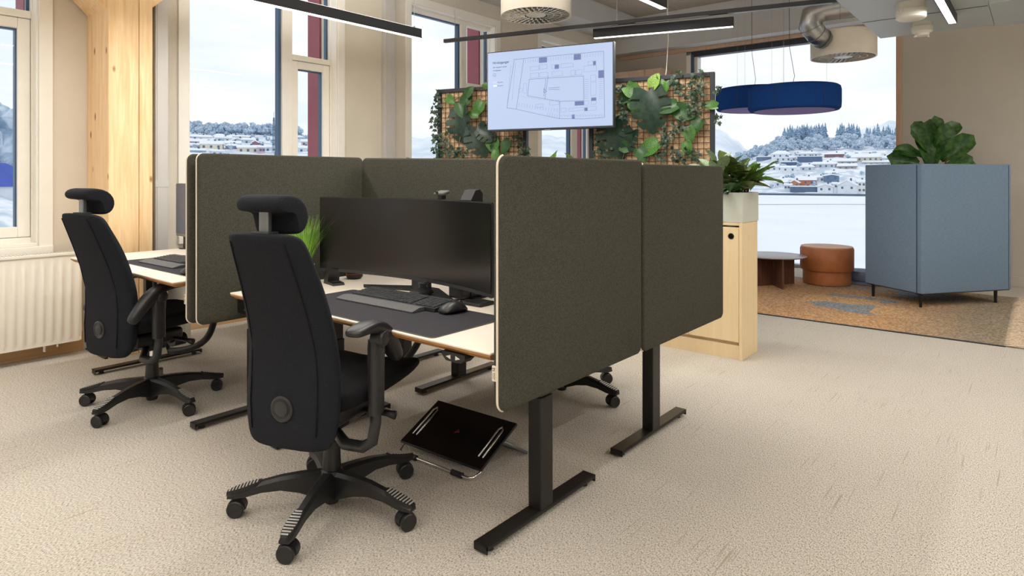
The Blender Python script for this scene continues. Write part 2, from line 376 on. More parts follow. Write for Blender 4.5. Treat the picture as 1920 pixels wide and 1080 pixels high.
def window(idx, y0, y1):
    w = sempty('window_%d' % idx, (WX, y0, 0))
    W = y1 - y0; g = -.12      # glass plane, local x
    def P(name, mt, fn, parent=w, **k):
        q = MB(); fn(q); return q.build(name, mt, parent, **k)
    # casing on the wall face
    P('casing', 'frame', lambda q: (q.bx(0, .018, -.085, .0, ZB - .03, ZT + .085, .004), q.bx(0, .018, W, W + .085, ZB - .03, ZT + .085, .004), q.bx(0, .018, 0, W, ZT, ZT + .085, .004), q.bx(0, .03, -.085, W + .085, ZB - .065, ZB - .0, .005)))
    P('reveal', 'frame', lambda q: (q.bx(-.10, 0, 0, .012, ZB, ZT), q.bx(-.10, 0, W - .012, W, ZB, ZT), q.bx(-.10, 0, .012, W - .012, ZT - .012, ZT), q.bx(-.10, .02, .012, W - .012, ZB, ZB + .025, .004)))
    fy = .055; m0 = W - .56; m1 = W - .455; t0, t1 = 2.445, 2.50   # mullion, transom
    P('frame', 'frame', lambda q: (q.bx(g - .06, g + .03, .0, fy, ZB, ZT, .005), q.bx(g - .06, g + .03, W - .02, W, ZB, ZT, .005), q.bx(g - .06, g + .03, fy, W - .02, ZT - .06, ZT, .005), q.bx(g - .06, g + .03, fy, W - .02, ZB, ZB + .06, .005)))
    P('mullion', 'frame', lambda q: q.bx(g - .06, g + .03, m0, m1, ZB + .06, ZT - .06, .005))
    P('transom', 'frame', lambda q: q.bx(g - .06, g + .03, m1, W - .02, t0, t1, .005))
    s0, s1 = m1 + .003, W - .023; sb = ZB + .063; st = t0 - .003
    sash = P('sash', 'frame', lambda q: (q.bx(g - .05, g + .02, s0, s0 + .065, sb, st, .005), q.bx(g - .05, g + .02, s1 - .075, s1, sb, st, .005), q.bx(g - .05, g + .02, s0 + .065, s1 - .075, st - .075, st, .005), q.bx(g - .05, g + .02, s0 + .065, s1 - .075, sb, sb + .075, .005)))
    P('pane', 'glass', lambda q: q.bx(g - .03, g - .024, s0 + .06, s1 - .07, sb + .07, st - .07), sash)
    P('pane', 'glass', lambda q: q.bx(g - .03, g - .024, fy, m0, ZB + .06, ZT - .06))
    P('pane', 'glass', lambda q: q.bx(g - .03, g - .024, m1, W - .02, t1, ZT - .06))
    P('gasket', 'gasket', lambda q: (q.bx(g - .058, g - .0, m0 - .028, m0 + .001, ZB + .06, ZT - .06), q.bx(g - .058, g - .01, s1 - .085, s1 - .072, sb + .075, st - .075), q.bx(g - .058, g - .01, s0 + .065, s1 - .085, st - .085, st - .073), q.bx(g - .058, g - .02, W - .04, W - .018, t1, ZT - .06), q.bx(g - .058, g - .01, fy, m0 - .028, ZT - .075, ZT - .058)))
    P('outer_cladding', 'red', lambda q: q.bx(-.50, -.285, W - .02, W + .06, ZB - .3, ZT + .3))
    return w
for i, (a, b) in enumerate(OPEN): window(i + 1, a, b)
m = MB(); m.bx(WX, WX + .018, -5, 1.66, 0, .14, .003); m.bx(WX, WX + .018, 2.16, RY_, 0, .14, .003); struct(m.build('baseboard_left', wood_mat('pine_board', srgb(198, 158, 112), srgb(214, 178, 134), 'y', 4)))

# rear wall: tall picture window between X -4.17 and -1.44
RX0, RX1, RZT = -4.17, -1.44, 3.22
m = MB(); m.bx(WX - .28, RX0 - .16, RY_, RY_ + .3, 0, CZ); m.bx(RX1 + .04, 6.3, RY_, RY_ + .3, 0, CZ); m.bx(RX0 - .16, RX1 + .04, RY_, RY_ + .3, RZT + .05, CZ)
struct(m.build('wall_rear', 'wall_rear'))
w7 = sempty('window_7', (RX0, RY_, 0))
WW = RX1 - RX0
def P7(name, mt, fn, parent=w7):
    q = MB(); fn(q); return q.build(name, mt, parent)
P7('jamb', 'frame', lambda q: (q.bx(-.16, -.09, 0, .2, .0, RZT, .004)))
P7('jamb', 'gasket', lambda q: q.bx(-.09, -.055, .02, .2, 0, RZT))
P7('jamb', 'frame', lambda q: q.bx(-.055, .0, .06, .2, 0, RZT, .004))
P7('jamb', 'oak', lambda q: q.bx(WW, WW + .07, -.02, .22, 0, RZT + .05, .004))
P7('sill', 'steel', lambda q: q.bx(0, WW, .02, .16, .0, .05, .004))
P7('head', 'darkframe', lambda q: q.bx(-.09, WW, .03, .16, RZT - .03, RZT + .05))
P7('head_trim', 'oak', lambda q: q.bx(-1.36, WW + .07, -.03, .02, RZT + .05, RZT + .11))
P7('pane', 'glass', lambda q: q.bx(0, WW, .10, .106, .05, RZT - .03))
m = MB(); m.bx(.2 + RX1, 6, RY_ - .018, RY_, 0, .12, .003); struct(m.build('baseboard_rear', 'wall_rear'))
m = MB(); m.bx(WX, 6, RY_ - .28, RY_, RZT + .11, CZ - .03, .005)
for x in (-4.7, -3.5, -2.3, -1.1): m.bx(x, x + .006, RY_ - .283, RY_ - .28, RZT + .12, CZ - .04)
struct(m.build('trim_1', 'beam_grey'))
m = MB(); m.bx(WX, WX + .50, -5, RY_ - .3, 3.56, CZ - .03, .01); struct(m.build('trim_2', 'beam_grey'))
# tall oak wardrobe block in the rear corner
wd = thing('wardrobe', 'tall oak panelled cupboard in the far corner behind the screen', 'cupboard', (-4.98, RY_ - .22, 0))
for k in range(3):
    q = MB(); q.bx(-.42 + k * .28, -.145 + k * .28, -.20, .20, 0, 3.0, .004); q.build('panel', 'oak', wd)

# glulam column with knee braces
colm = thing('timber_column', 'pale glulam spruce column with knee braces against the window wall', 'column', (-5.33, 1.84, 0))
q = MB(); q.bx(-.225, .21, -.15, .05, 0, CZ - .03, .006); q.build('lamella', 'glulam', colm)
q = MB(); q.bx(-.225, .21, .053, .145, 0, CZ - .03, .006); q.build('lamella', 'glulam', colm)
for sgn, y0, z0 in ((-1, -.15, 2.50), (1, .147, 2.56)):
    q = MB(); q.prism([(y0, z0), (y0, z0 + .32), (y0 + sgn * 1.0, z0 + 1.32), (y0 + sgn * 1.32, z0 + 1.32)], -.20, .17, 'yz'); o = q.build('knee_brace', 'glulam', colm)
q = MB(); q.bx(-.20, .20, -.17, .17, 0, .012); q.build('base_plate', 'blackmetal', colm)
# vertical metal trunking
for i, (x0, x1, y0, y1, lab) in enumerate(((WX + .002, -5.20, 2.035, 2.128, 'grey metal trunking rising beside the timber column'), (WX + .002, WX + .06, 4.50, 4.645, 'slim pale metal trunking on the wall between two windows'))):
    t = thing('wall_trunking', lab, 'trunking', ((x0 + x1) / 2, (y0 + y1) / 2, 0))
    hx, hy = (x1 - x0) / 2, (y1 - y0) / 2
    q = MB(); q.bx(-hx, hx, -hy, hy, 0, CZ - .4, .004); q.build('channel', 'trunk_grey', t)
    q = MB(); q.bx(hx, hx + .004, -hy + .012, hy - .012, .02, CZ - .42, .001); q.build('cover', 'trunk_grey', t)
    q = MB(); q.bx(-hx, hx + .006, -hy - .003, hy + .003, 1.22, 1.27); q.build('joint_clip', 'trunk_grey', t)
# socket on trunking under the left desk
sk = thing('wall_socket', 'white twin power socket under the left desk near the window', 'socket', (-5.1, 2.24, .60))
q = MB(); q.bx(-.012, .0, -.07, .07, -.05, .05, .004); q.build('face_plate', 'white_plastic', sk)
for s in (-1, 1):
    q = MB(); q.cyl((-.002, s * .034, 0), (.003, s * .034, 0), .022, n=20); q.build('outlet', 'plastic2', sk)
q = MB(); q.bx(-.45, -.012, -.02, .02, -.6, -.02); q.build('conduit', 'white_plastic', sk)

# radiator under the left window
rad = thing('radiator', 'white ribbed panel radiator below the left window', 'radiator', (WX + .022, .45, 0))
L0, L1 = -1.4, 1.14
prof = []
q = MB(); n = int((L1 - L0) / .05)
zs = [.11, .135, .155, .655, .675, .735]
ring = []
y = L0
pts = []
while y < L1 - .02:
    pts += [(y, 0), (y + .012, 0), (y + .019, .011), (y + .034, .011), (y + .041, 0)]; y += .0545
pts.append((L1, 0))
rows = []
for zi, z in enumerate(zs):
    k = 1 if zi in (2, 3) else 0
    rows.append([(.155 + d * k, yy, z) for yy, d in pts])
vr = [[q.bm.verts.new(p) for p in r] for r in rows]
for a, b in zip(vr[:-1], vr[1:]):
    for i in range(len(a) - 1): q.bm.faces.new((a[i], a[i + 1], b[i + 1], b[i]))
q.build('front_panel', 'white_metal', rad, angle=50)
q = MB(); q.bx(.06, .150, L0, L1, .112, .135); q.bx(.05, .07, L0 + .02, L1 - .02, .11, .72); q.build('rear_panel', 'white_metal', rad)
q = MB(); q.bx(.05, .16, L1, L1 + .012, .115, .735, .003); q.bx(.05, .16, L0 - .012, L0, .115, .735, .003); q.build('side_panel', 'white_metal', rad)
q = MB(); q.bx(.05, .165, L0 - .01, L1 + .01, .735, .755, .004); top = q.build('top_grille', 'white_metal', rad)
q = MB()
yy = L0 + .02
while yy < L1 - .02: q.bx(.07, .15, yy, yy + .008, .755, .758); yy += .02
stuff(q.build('slot', 'trunk_grey', top))
q = MB(); q.tube([(.10, L1 - .12, .11), (.10, L1 - .12, .085), (.03, L1 - .12, .085)], .009, 8); q.cyl((.10, L1 - .20, .11), (.10, L1 - .20, .06), .011); q.build('valve', 'chrome', rad)
q = MB(); q.bx(.0, .05, L0 + .2, L0 + .24, .2, .6); q.bx(.0, .05, L1 - .24, L1 - .2, .2, .6); q.build('bracket', 'white_metal', rad)

# ================================================================== DESKS AND SCREENS
def desk(label, x0, x1, y0, y1, z, lx, rx, front=-1):
    """front = -1: user sits on the -Y side.  lx / rx: centre X of the two leg frames"""
    t = thing('standing_desk', label, 'desk', ((x0 + x1) / 2, (y0 + y1) / 2, 0), 0, 'height adjustable desks')
    cx, cy = (x0 + x1) / 2, (y0 + y1) / 2
    w, dpt = (x1 - x0) / 2, (y1 - y0) / 2
    q = MB(); q.bx(-w, w, -dpt, dpt, z - .008, z, .002, 1); top = q.build('desktop', 'laminate', t)
    q = MB()      # plywood core, chamfered underneath
    q.ring_skin([[(-w + .016, -dpt + .022, z - .030), (w - .016, -dpt + .022, z - .030), (w - .016, dpt - .022, z - .030), (-w + .016, dpt - .022, z - .030)],
                 [(-w + .0015, -dpt + .0015, z - .014), (w - .0015, -dpt + .0015, z - .014), (w - .0015, dpt - .0015, z - .014), (-w + .0015, dpt - .0015, z - .014)],
                 [(-w + .0015, -dpt + .0015, z - .008), (w - .0015, -dpt + .0015, z - .008), (w - .0015, dpt - .0015, z - .008), (-w + .0015, dpt - .0015, z - .008)]])
    q.build('plywood_edge', 'ply', top)
    for X in (lx - cx, rx - cx):
        q = MB(); q.bx(X - .030, X + .030, -.040, .040, .034, .46, .004); leg = q.build('leg', 'blackmetal', t)
        q = MB(); q.bx(X - .026, X + .026, -.035, .035, .46, z - .07, .003); q.build('inner_tube', 'blackmetal', leg)
        q = MB(); q.bx(X - .031, X + .031, -.345, .345, .030, .036, .002); q.bx(X - .031, X + .031, -.345, -.341, .008, .036); q.bx(X - .031, X + .031, .341, .345, .008, .036)
        q.bx(X - .031, X - .028, -.345, .345, .020, .034); q.bx(X + .028, X + .031, -.345, .345, .022, .034)
        ft = q.build('foot', 'blackmetal', t)
        for s in (-1, 1):
            q = MB(); q.cyl((X, s * .30, 0), (X, s * .30, .030), .017, .012, 14); q.build('glide', 'plastic', ft)
        q = MB(); q.bx(X - .035, X + .035, -.30, .30, z - .07, z - .031, .003); q.build('side_bracket', 'blackmetal', t)
    q = MB(); q.bx(lx - cx + .03, rx - cx - .03, -.035, .035, z - .075, z - .035, .003); q.build('crossbeam', 'blackmetal', t)
    q = MB(); q.bx(lx - cx + .15, rx - cx - .15, -front * dpt * .55 - .05, -front * dpt * .55 + .05, z - .12, z - .115); q.bx(lx - cx + .15, rx - cx - .15, -front * dpt * .55 - .05, -front * dpt * .55 - .045, z - .12, z - .031); q.bx(lx - cx + .15, rx - cx - .15, -front * dpt * .55 + .045, -front * dpt * .55 + .05, z - .12, z - .031)
    q.build('cable_tray', 'blackmetal', t)
    return t
d1 = desk('white desk with plywood edge carrying the ultrawide curved screen', -3.07, -1.365, 1.545, 2.405, .730, -2.82, -1.485)
d2 = desk('white desk beside the radiator in front of the timber column', -4.94, -3.385, 1.405, 2.265, .765, -4.78, -3.35)
d3 = desk('white desk behind the ultrawide screen, mostly hidden by felt panels', -3.07, -1.365, 2.51, 3.37, .730, -2.865, -1.513, 1)
d4 = desk('white desk behind the left desk, hidden by felt panels', -5.05, -3.40, 2.36 + .15, 3.22 + .15, .730, -4.84, -3.385, 1)
# control paddle under the right front edge of the big desk
q = MB(); q.prism([(-.055, 0), (.055, 0), (.055, -.012), (.035, -.030), (-.035, -.030), (-.055, -.012)], -.02, .03, 'xz'); cp = q.build('control_paddle', 'plastic', d1, loc=(.68, -.405, .700))
for s in (-1, 1):
    q = MB(); q.prism([(s * .012, -.022), (s * .034, -.015), (s * .012, -.008)], -.0205, -.0218, 'xz'); q.build('arrow_button', 'white_plastic', cp)

def screen_panel(label, x0, y0, x1, y1, z0, z1, th=.042, tag_end=None, rc=.035, group='felt desk screens', pipe=True):
    """upright felt panel between two floor points, with piping round its edge"""
    L = math.hypot(x1 - x0, y1 - y0); a = math.atan2(y1 - y0, x1 - x0)
    t = thing('felt_screen', label, 'desk screen', ((x0 + x1) / 2, (y0 + y1) / 2, 0), a, group)
    h = L / 2
    def loop(ins, y):
        r = max(rc - ins, .004); P = []
        for cxx, czz, a0 in ((h - ins - r, z1 - ins - r, 0), (-h + ins + r, z1 - ins - r, 90), (-h + ins + r, z0 + ins + r, 180), (h - ins - r, z0 + ins + r, 270)):
            for k in range(7):
                an = math.radians(a0 + k * 15); P.append((cxx + r * math.cos(an), y, czz + r * math.sin(an)))
        return P
    T = th / 2
    q = MB(); q.ring_skin([loop(.010, -T), loop(.004, -T + .003), loop(.0, -T + .010), loop(.0, -.002), loop(.003, 0), loop(.0, .002), loop(.0, T - .010), loop(.004, T - .003), loop(.010, T)])
    p = q.build('felt_pad', 'felt', t, angle=40)
    lp_ = [Vector(v) for v in loop(-.0005, 0)]
    if pipe:
        for seq in (lp_[8:20],):
            q = MB(); q.tube(seq, .0042, 8); q.build('piping', 'piping', p, smooth=True)
    if tag_end is not None:
        e = tag_end * h
        q = MB(); q.bx(e - .001 if tag_end > 0 else e - .0045, e + .0045 if tag_end > 0 else e + .001, *( (.004, .019)), z0 + .10, z0 + .148); tg = q.build('cloth_tag', 'piping', t)
        ex = e + tag_end * .0048
        q = MB()
        q.bx(ex - .0004, ex + .0004, .007, .010, z0 + .137, z0 + .143); q.bx(ex - .0004, ex + .0004, .013, .0165, z0 + .138, z0 + .142); q.bx(ex - .0004, ex + .0004, .007, .0165, z0 + .1325, z0 + .1345)
        q.bx(ex - .0004, ex + .0004, .007, .0085, z0 + .105, z0 + .128); q.bx(ex - .0004, ex + .0004, .013, .0145, z0 + .107, z0 + .126)
        q.build('print', 'bezel', tg)
    return t
pA = screen_panel('olive grey felt screen nearest the camera, on the right side of the big desk', -1.321, 1.53, -1.321, 2.445, .552, 1.368, tag_end=-1)
pB = screen_panel('olive grey felt side screen further back, overlapping the pale wood cabinet', -1.321, 2.462, -1.321, 3.352, .548, 1.355)
pL = screen_panel('olive grey felt side screen standing left of the ultrawide monitor', -3.271, 1.474, -3.271, 2.490, .550, 1.418)
pL2 = screen_panel('thin edge-on felt screen doubled behind the left side screen', -3.351, 1.460, -3.351, 2.445, .550, 1.416, tag_end=-1)
pK = screen_panel('felt back screen behind the ultrawide curved monitor', -3.247, 2.468, -1.345, 2.468, .60, 1.394, pipe=False)
pK.rotation_euler = (0, .022, 0)
pK2 = screen_panel('felt back screen behind the left desk, hidden by the side screen', -5.03, 2.468, -3.37, 2.468, .60, 1.405, pipe=False)
def bracket(par, pts, fac, z0, z1, xo):
    for (u) in pts:
        q = MB(); q.bx(u - .022, u + .022, *sorted((fac * .021, fac * (.021 + xo))), z0, z1, .003); b = q.build('clamp_bracket', 'blackmetal', par)
        for zz in (z0 + .025, z1 - .025):
            q = MB(); q.cyl((u - .021, fac * (.0215 + xo * .5), zz), (u - .0255, fac * (.0215 + xo * .5), zz), .006, n=12); q.build('screw', 'chrome', b)
bracket(pL, (-.285, .28), -1, .585, .702, .16)
bracket(pA, (-.285, .28), 1, .585, .702, .03)
bracket(pB, (-.25, .25), 1, .585, .702, .03)
bracket(pL2, (-.285, .28), 1, .62, .735, .03)

# ================================================================== OFFICE CHAIRS
def office_chair(label, loc, rz, base_rot, arm_flip=(False, False), bs=0.0, arm_y=(-.10, -.10), arm_dz=0.0, group='black high-backed office chairs', seat_z=0.0):
    t = thing('office_chair', label, 'office chair', loc, rz, group)
    # --- five star base
    R = .352
    for k in range(5):
        a = math.radians(base_rot + 72 * k) - rz
        Mx = RZ(a)
        q = MB(); rings = []
        for r, zt, hh, ww in ((.020, .150, .105, .030), (.060, .150, .095, .027), (.12, .147, .070, .024), (.19, .140, .050, .021), (.26, .126, .040, .019), (.32, .110, .036, .020), (.352, .102, .030, .022), (.385, .092, .020, .018)):
            zb = zt - hh
            rings.append([Mx @ Vector(p) for p in ((r, -ww, zb), (r, ww, zb), (r, ww, zt - .012), (r, ww * .55, zt), (r, -ww * .55, zt), (r, -ww, zt - .012))])
        q.ring_skin(rings); leg = q.build('base_leg', 'plastic', t, angle=35)
        # ribbed footplate
        q = MB(); q.mi = 0
        rr = []
        for r, zt, ww in ((.262, .1285, .012), (.285, .1245, .020), (.33, .112, .0235), (.365, .103, .021), (.388, .095, .012)):
            rr.append([Mx @ Vector(p) for p in ((r, -ww, zt - .014), (r, ww, zt - .014), (r, ww * .92, zt), (r, -ww * .92, zt))])
        q.ring_skin(rr); fp = q.build('footplate', 'strip_grip', leg)
        q = MB()
        for j in range(9):
            r = .277 + j * .0125; zt = (.1285 - (r - .262) * .174 if r < .285 else .1245 - (r - .285) * .278 if r < .33 else .112 - (r - .33) * .257) + .0008
            ww = .0195 * math.sqrt(max(.05, 1 - ((r - .327) / .066) ** 2))
            q.box((Mx @ Vector((r, 0, zt))), (.0055, 2 * ww, .0022), Mx @ RY(.26))
        q.build('grip_rib', 'grip_line', leg)
        # caster
        ca = a + 1.1 + k * 1.7
        cp_ = Mx @ Vector((R, 0, 0)); C = Matrix.Translation(cp_) @ RZ(ca)
        q = MB(); q.cyl(C @ Vector((0, 0, .055)), C @ Vector((0, 0, .085)), .0115, n=12)
        arc = [(math.cos(math.radians(g)) * .0335, .034 + math.sin(math.radians(g)) * .0335) for g in range(-10, 200, 15)]
        q.ring_skin([[C @ Vector((x_, yv, z_)) for x_, z_ in arc] for yv in (-.013, .013)])
        cst = q.build('caster', 'plastic', t, angle=40)
        for s in (-1, 1):
            q = MB(); q.lathe([(.004, s * .014), (.026, s * .014), (.032, s * .017), (.032, s * .027), (.028, s * .030), (.012, s * .028), (.004, s * .028)], n=20, mtx=C @ Matrix.Translation((0, 0, .032)) @ RX(PI / 2))
            q.build('wheel', 'plastic', cst, angle=40)
    q = MB(); q.lathe([(.026, .022), (.030, .030), (.034, .06), (.046, .075), (.047, .140), (.040, .152), (.036, .155), (.031, .262), (.031, .266)], n=24); q.build('column', 'plastic', t, angle=35)
    q = MB(); q.lathe([(.013, .26), (.013, .38)], n=14); q.build('gas_lift', 'chrome', t, angle=35)
    # --- mechanism
    q = MB(); q.bx(-.10, .10, -.16, .13, .355, .425, .02, 3); q.bx(-.05, .05, -.06, .06, .31, .37, .015); mech = q.build('mechanism', 'plastic', t, angle=40)
    q = MB(); q.tube([(.10, .07, .37), (.20, .08, .365), (.235, .085, .36)], [.010, .012, .018], 10); q.build('lever', 'plastic', mech, smooth=True)
    q = MB(); q.cyl((0, .12, .33), (0, .20, .33), .036, .036, 18); q.cyl((0, .10, .34), (0, .15, .335), .02, n=12); q.build('tension_knob', 'plastic2', mech, angle=40)
    q = MB(); q.box((0, -.17, .37), (.08, .10, .035), None, .01); q.box((0, -.205, .44), (.075, .025, .16), None, .008); q.build('back_carrier', 'plastic', t)
    # --- seat
    q = MB(); rings = []
    for yv, w, zc, th in ((-.205, .17, .475, .05), (-.19, .215, .475, .085), (-.08, .245, .475, .095), (.06, .255, .478, .095), (.20, .255, .482, .085), (.31, .238, .480, .065), (.358, .19, .468, .035)):
        P = []
        for k in range(14):
            an = 2 * PI * k / 14; cx_, sz_ = math.cos(an), math.sin(an)
            px = w * math.copysign(abs(cx_) ** .55, cx_); pz = th / 2 * math.copysign(abs(sz_) ** .55, sz_)
            P.append((px, yv, zc + pz + .035 * (px / w) ** 2 * (1 if yv > -.15 else .5)))
        rings.append(P)
    q.ring_skin(rings); q.build('seat', 'seatfab', t, smooth=True, subsurf=1)
    # --- backrest
    q = MB(); rings = []
    for z, yb, w, c in ((.335, -.215, .150, .02), (.350, -.222, .190, .03), (.40, -.226, .212, .045), (.50, -.226, .222, .05), (.60, -.222, .217, .055), (.70, -.226, .207, .055), (.82, -.258, .196, .055), (.93, -.298, .186, .055), (1.03, -.338, .176, .052), (1.085, -.362, .168, .048), (1.103, -.366, .152, .03), (1.110, -.364, .115, .012)):
        f = .118 if z < .95 else .095
        f *= min(1, c / .045)
        rings.append([(-w * .66, yb - .0, z), (0, yb - .006, z), (w * .66, yb, z), (w * .72, yb + .003, z), (w, yb + c * .80, z), (w * .96, yb + c * .85 + .02, z), (w * .80, yb + f, z), (w * .4, yb + f * .85, z), (-w * .4, yb + f * .85, z), (-w * .80, yb + f, z), (-w * .96, yb + c * .85 + .02, z), (-w, yb + c * .80, z), (-w * .72, yb + .003, z)])
    rings = [[(x_ * .92, y_ - bs, z_) for x_, y_, z_ in r_] for r_ in rings]
    q.ring_skin(rings); bk = q.build('backrest', 'fabric', t, smooth=True, subsurf=2)
    # seams along the chamfer of the back
    for s in (-1, 1):
        pts = [(s * w * .70 * .92, yb + .001 - bs, z) for z, yb, w in ((.40, -.226, .212), (.50, -.226, .222), (.60, -.222, .217), (.70, -.226, .207), (.82, -.258, .196), (.93, -.298, .186), (1.03, -.338, .176), (1.082, -.360, .168))]
        q = MB(); q.tube(pts, .0025, 6); q.build('seam', 'seatfab', bk, smooth=True)
    Mb = Matrix.Translation((.0, -.2285 - bs, .485)) @ RX(PI / 2)
    q = MB(); q.lathe([(.001, .004), (.026, .006), (.028, .004), (.030, .004), (.040, .009), (.046, .006), (.047, -.004)], n=28, mtx=Mb); bt = q.build('lumbar_dial', 'plastic2', t, angle=50)
    q = MB(); q.lathe([(.001, .010), (.020, .0115), (.026, .009), (.027, .002)], n=28, mtx=Mb); q.build('dial_button', 'bezel', bt, angle=50)
    # --- headrest
    q = MB(); q.bx(-.019, .019, -.326 - bs, -.304 - bs, 1.05, 1.195, .004); q.build('headrest_post', 'steel', t)
    q = MB(); q.bx(-.036, .036, -.345 - bs, -.290 - bs, 1.103, 1.114, .003); q.build('post_collar', 'bezel', t)
    sec = [(-.295 + (yy_ + .255) * .84 - bs, 1.098 + (zz_ - 1.118) * .80) for yy_, zz_ in ((-.235, 1.118), (-.195, 1.122), (-.165, 1.16), (-.160, 1.21), (-.185, 1.26), (-.235, 1.292), (-.30, 1.298), (-.345, 1.285), (-.36, 1.26), (-.35, 1.232), (-.32, 1.222), (-.275, 1.220), (-.245, 1.20), (-.235, 1.16))]
    q = MB(); rings = []
    cy_, cz_ = -.295 - bs, 1.175
    for xv, sc_, dy in ((-.128, .70, .024), (-.126, .88, .022), (-.116, .98, .018), (-.07, 1, .006), (0, 1, 0), (.07, 1, .006), (.116, .98, .018), (.126, .88, .022), (.128, .70, .024)):
        rings.append([(xv * .72, cy_ + (yy - cy_) * sc_ + dy, cz_ + (zz - cz_) * sc_) for yy, zz in sec])
    q.ring_skin(rings); q.build('headrest', 'fabric', t, smooth=True, subsurf=1)
    # --- arms
    for s, fl, ay in ((1, arm_flip[0], arm_y[0]), (-1, arm_flip[1], arm_y[1])):
        arm = bpy.data.objects.new('armrest', None); COL.objects.link(arm); arm.parent = t; arm.empty_display_size = .05
        q = MB(); q.tube([(s * .03, ay * .4, .335), (s * .13, ay, .305), (s * .205, ay, .305), (s * .245, ay, .330), (s * .259, ay, .40), (s * .262, ay, .50)], [.020, .022, .022, .022, .021, .020], 10); q.build('arm_bracket', 'plastic2', arm, smooth=True)
        q = MB(); rr = []
        for z, a_, b_ in ((.435, .019, .032), (.445, .021, .034), (.60, .022, .035), (.66 + arm_dz, .024, .036), (.69 + arm_dz, .022, .034)):
            rr.append([(s * .262 + a_ * math.copysign(abs(math.cos(an)) ** .6, math.cos(an)), ay + b_ * math.copysign(abs(math.sin(an)) ** .6, math.sin(an)), z) for an in [2 * PI * k / 16 for k in range(16)]])
        q.ring_skin(rr); q.build('arm_post', 'plastic2', arm, angle=40)
        f = -1 if fl else 1
        # pad: flat support at +f, tail sloping down at -f
        path = [(-.155, .575, .020, .018), (-.142, .592, .030, .027), (-.098, .648, .034, .032), (-.045, .706, .038, .033), (.010, .738, .038, .026), (.075, .746, .042, .021), (.135, .742, .040, .017), (.165, .737, .028, .010)]
        q = MB(); rr = []
        for i, (yy, zz, wv, tv) in enumerate(path):
            j0, j1 = max(i - 1, 0), min(i + 1, len(path) - 1)
            dy, dz = path[j1][0] - path[j0][0], path[j1][1] - path[j0][1]; n_ = math.hypot(dy, dz); ny, nz = -dz / n_, dy / n_
            P = []
            for k in range(12):
                an = 2 * PI * k / 12; c_, s_ = math.cos(an), math.sin(an)
                px = wv * math.copysign(abs(c_) ** .6, c_); pn = tv * math.copysign(abs(s_) ** .6, s_)
                P.append((s * .262 + px, ay + f * (yy + ny * pn), zz + arm_dz + nz * pn))
            rr.append(P)
        q.ring_skin(rr); q.build('arm_pad', 'plastic', arm, smooth=True, subsurf=1)
        q = MB(); q.lathe([(.001, .030), (.018, .030), (.026, .026), (.029, .018), (.034, .016), (.036, -.02)], n=24, mtx=Matrix.Translation((s * (.262 + .014), ay, .692 + arm_dz)) @ RY(s * PI / 2)); q.build('pivot_cap', 'plastic2', arm, angle=35)
    return t
office_chair('black high-backed office chair in front, turned towards the ultrawide desk', (-2.149, 1.492, 0), math.radians(20), 13.4, (True, False), .06, (-.10, .03), .02)
office_chair('black high-backed office chair on the left, by the radiator', (-3.93, 1.52, 0), math.radians(13), 8.6, (False, False), .065, (-.14, -.06), -.035)
office_chair('black office chair behind the felt screens, only its wheels showing', (-2.215, 3.155, 0), math.radians(176), 0, (False, False), .13, (-.10, -.10), -.10)

# ================================================================== ON THE DESKS
DZ = .730
def desk_mat(label, x0, x1, y0, y1, z):
    t = thing('desk_mat', label, 'desk mat', ((x0 + x1) / 2, (y0 + y1) / 2, z))
    w, d = (x1 - x0) / 2, (y1 - y0) / 2; r = .02
    def lp(ins, zz):
        P = []
        for cx_, cy_, a0 in ((w - r, d - r, 0), (-w + r, d - r, 90), (-w + r, -d + r, 180), (w - r, -d + r, 270)):
            for k in range(5):
                an = math.radians(a0 + k * 22.5); P.append((cx_ + (r - ins) * math.cos(an), cy_ + (r - ins) * math.sin(an), zz))
        return P
    q = MB(); q.ring_skin([lp(0, .0005), lp(0, .0025), lp(.002, .003)]); q.build('mat_sheet', 'mat', t)
    q = MB(); q.tube([Vector(p) for p in lp(0, .002)], .0013, 6, closed=True); q.build('stitched_edge', 'matedge', t, smooth=True)
    return t
desk_mat('charcoal desk mat under the keyboard of the ultrawide screen', -2.66, -1.645, 1.556, 1.975, DZ)
m2 = desk_mat('dark desk mat on the left desk', -4.48, -3.44, 1.53, 1.93, .765)
q = MB(); q.bx(-.50, -.46, -.185, -.17, .0031, .0036); q.build('logo_patch', 'white_plastic', m2)
def keyboard(label, c, z, w=.44, rz=0.0, dpt=.135, palm=.075):
    t = thing('keyboard', label, 'keyboard', (c[0], c[1], z), rz, 'ergonomic keyboards')
    W = w / 2
    q = MB(); q.prism([(-.02, .002), (dpt, .002), (dpt, .030), (dpt - .012, .032), (-.02, .016)], -W, W, 'yz'); q.build('body', 'bezel', t)
    q = MB(); q.prism([(-.02 - palm, .002), (-.021, .002), (-.021, .016), (-.05, .017), (-.02 - palm, .006)], -W - .01, W - .06, 'yz'); q.build('palm_rest', 'palm', t)
    q = MB(); rows = 6; n = 19
    for r in range(rows):
        y0 = -.012 + r * (dpt - .014) / rows
        for k in range(n):
            x = -W + .008 + k * (w - .016) / n
            if k == 14: continue
            if r == 0 and 4 <= k <= 8:
                if k > 4: continue
                x1 = x + 5 * (w - .016) / n - .003
            else: x1 = x + (w - .016) / n - .0035
            zz = .016 + (y0 + .02) * .104
            q.bx(x, x1, y0, y0 + (dpt - .014) / rows - .0035, zz, zz + .006)
    stuff(q.build('keycap', 'key', t))
    return t
keyboard('dark ergonomic keyboard with grey palm rest before the curved monitor', (-2.225, 1.865), DZ + .003, .56, math.radians(1.5), .125, .07)
keyboard('dark keyboard on the left desk', (-4.05, 1.69), .768, .52, math.radians(1), .125, .075)
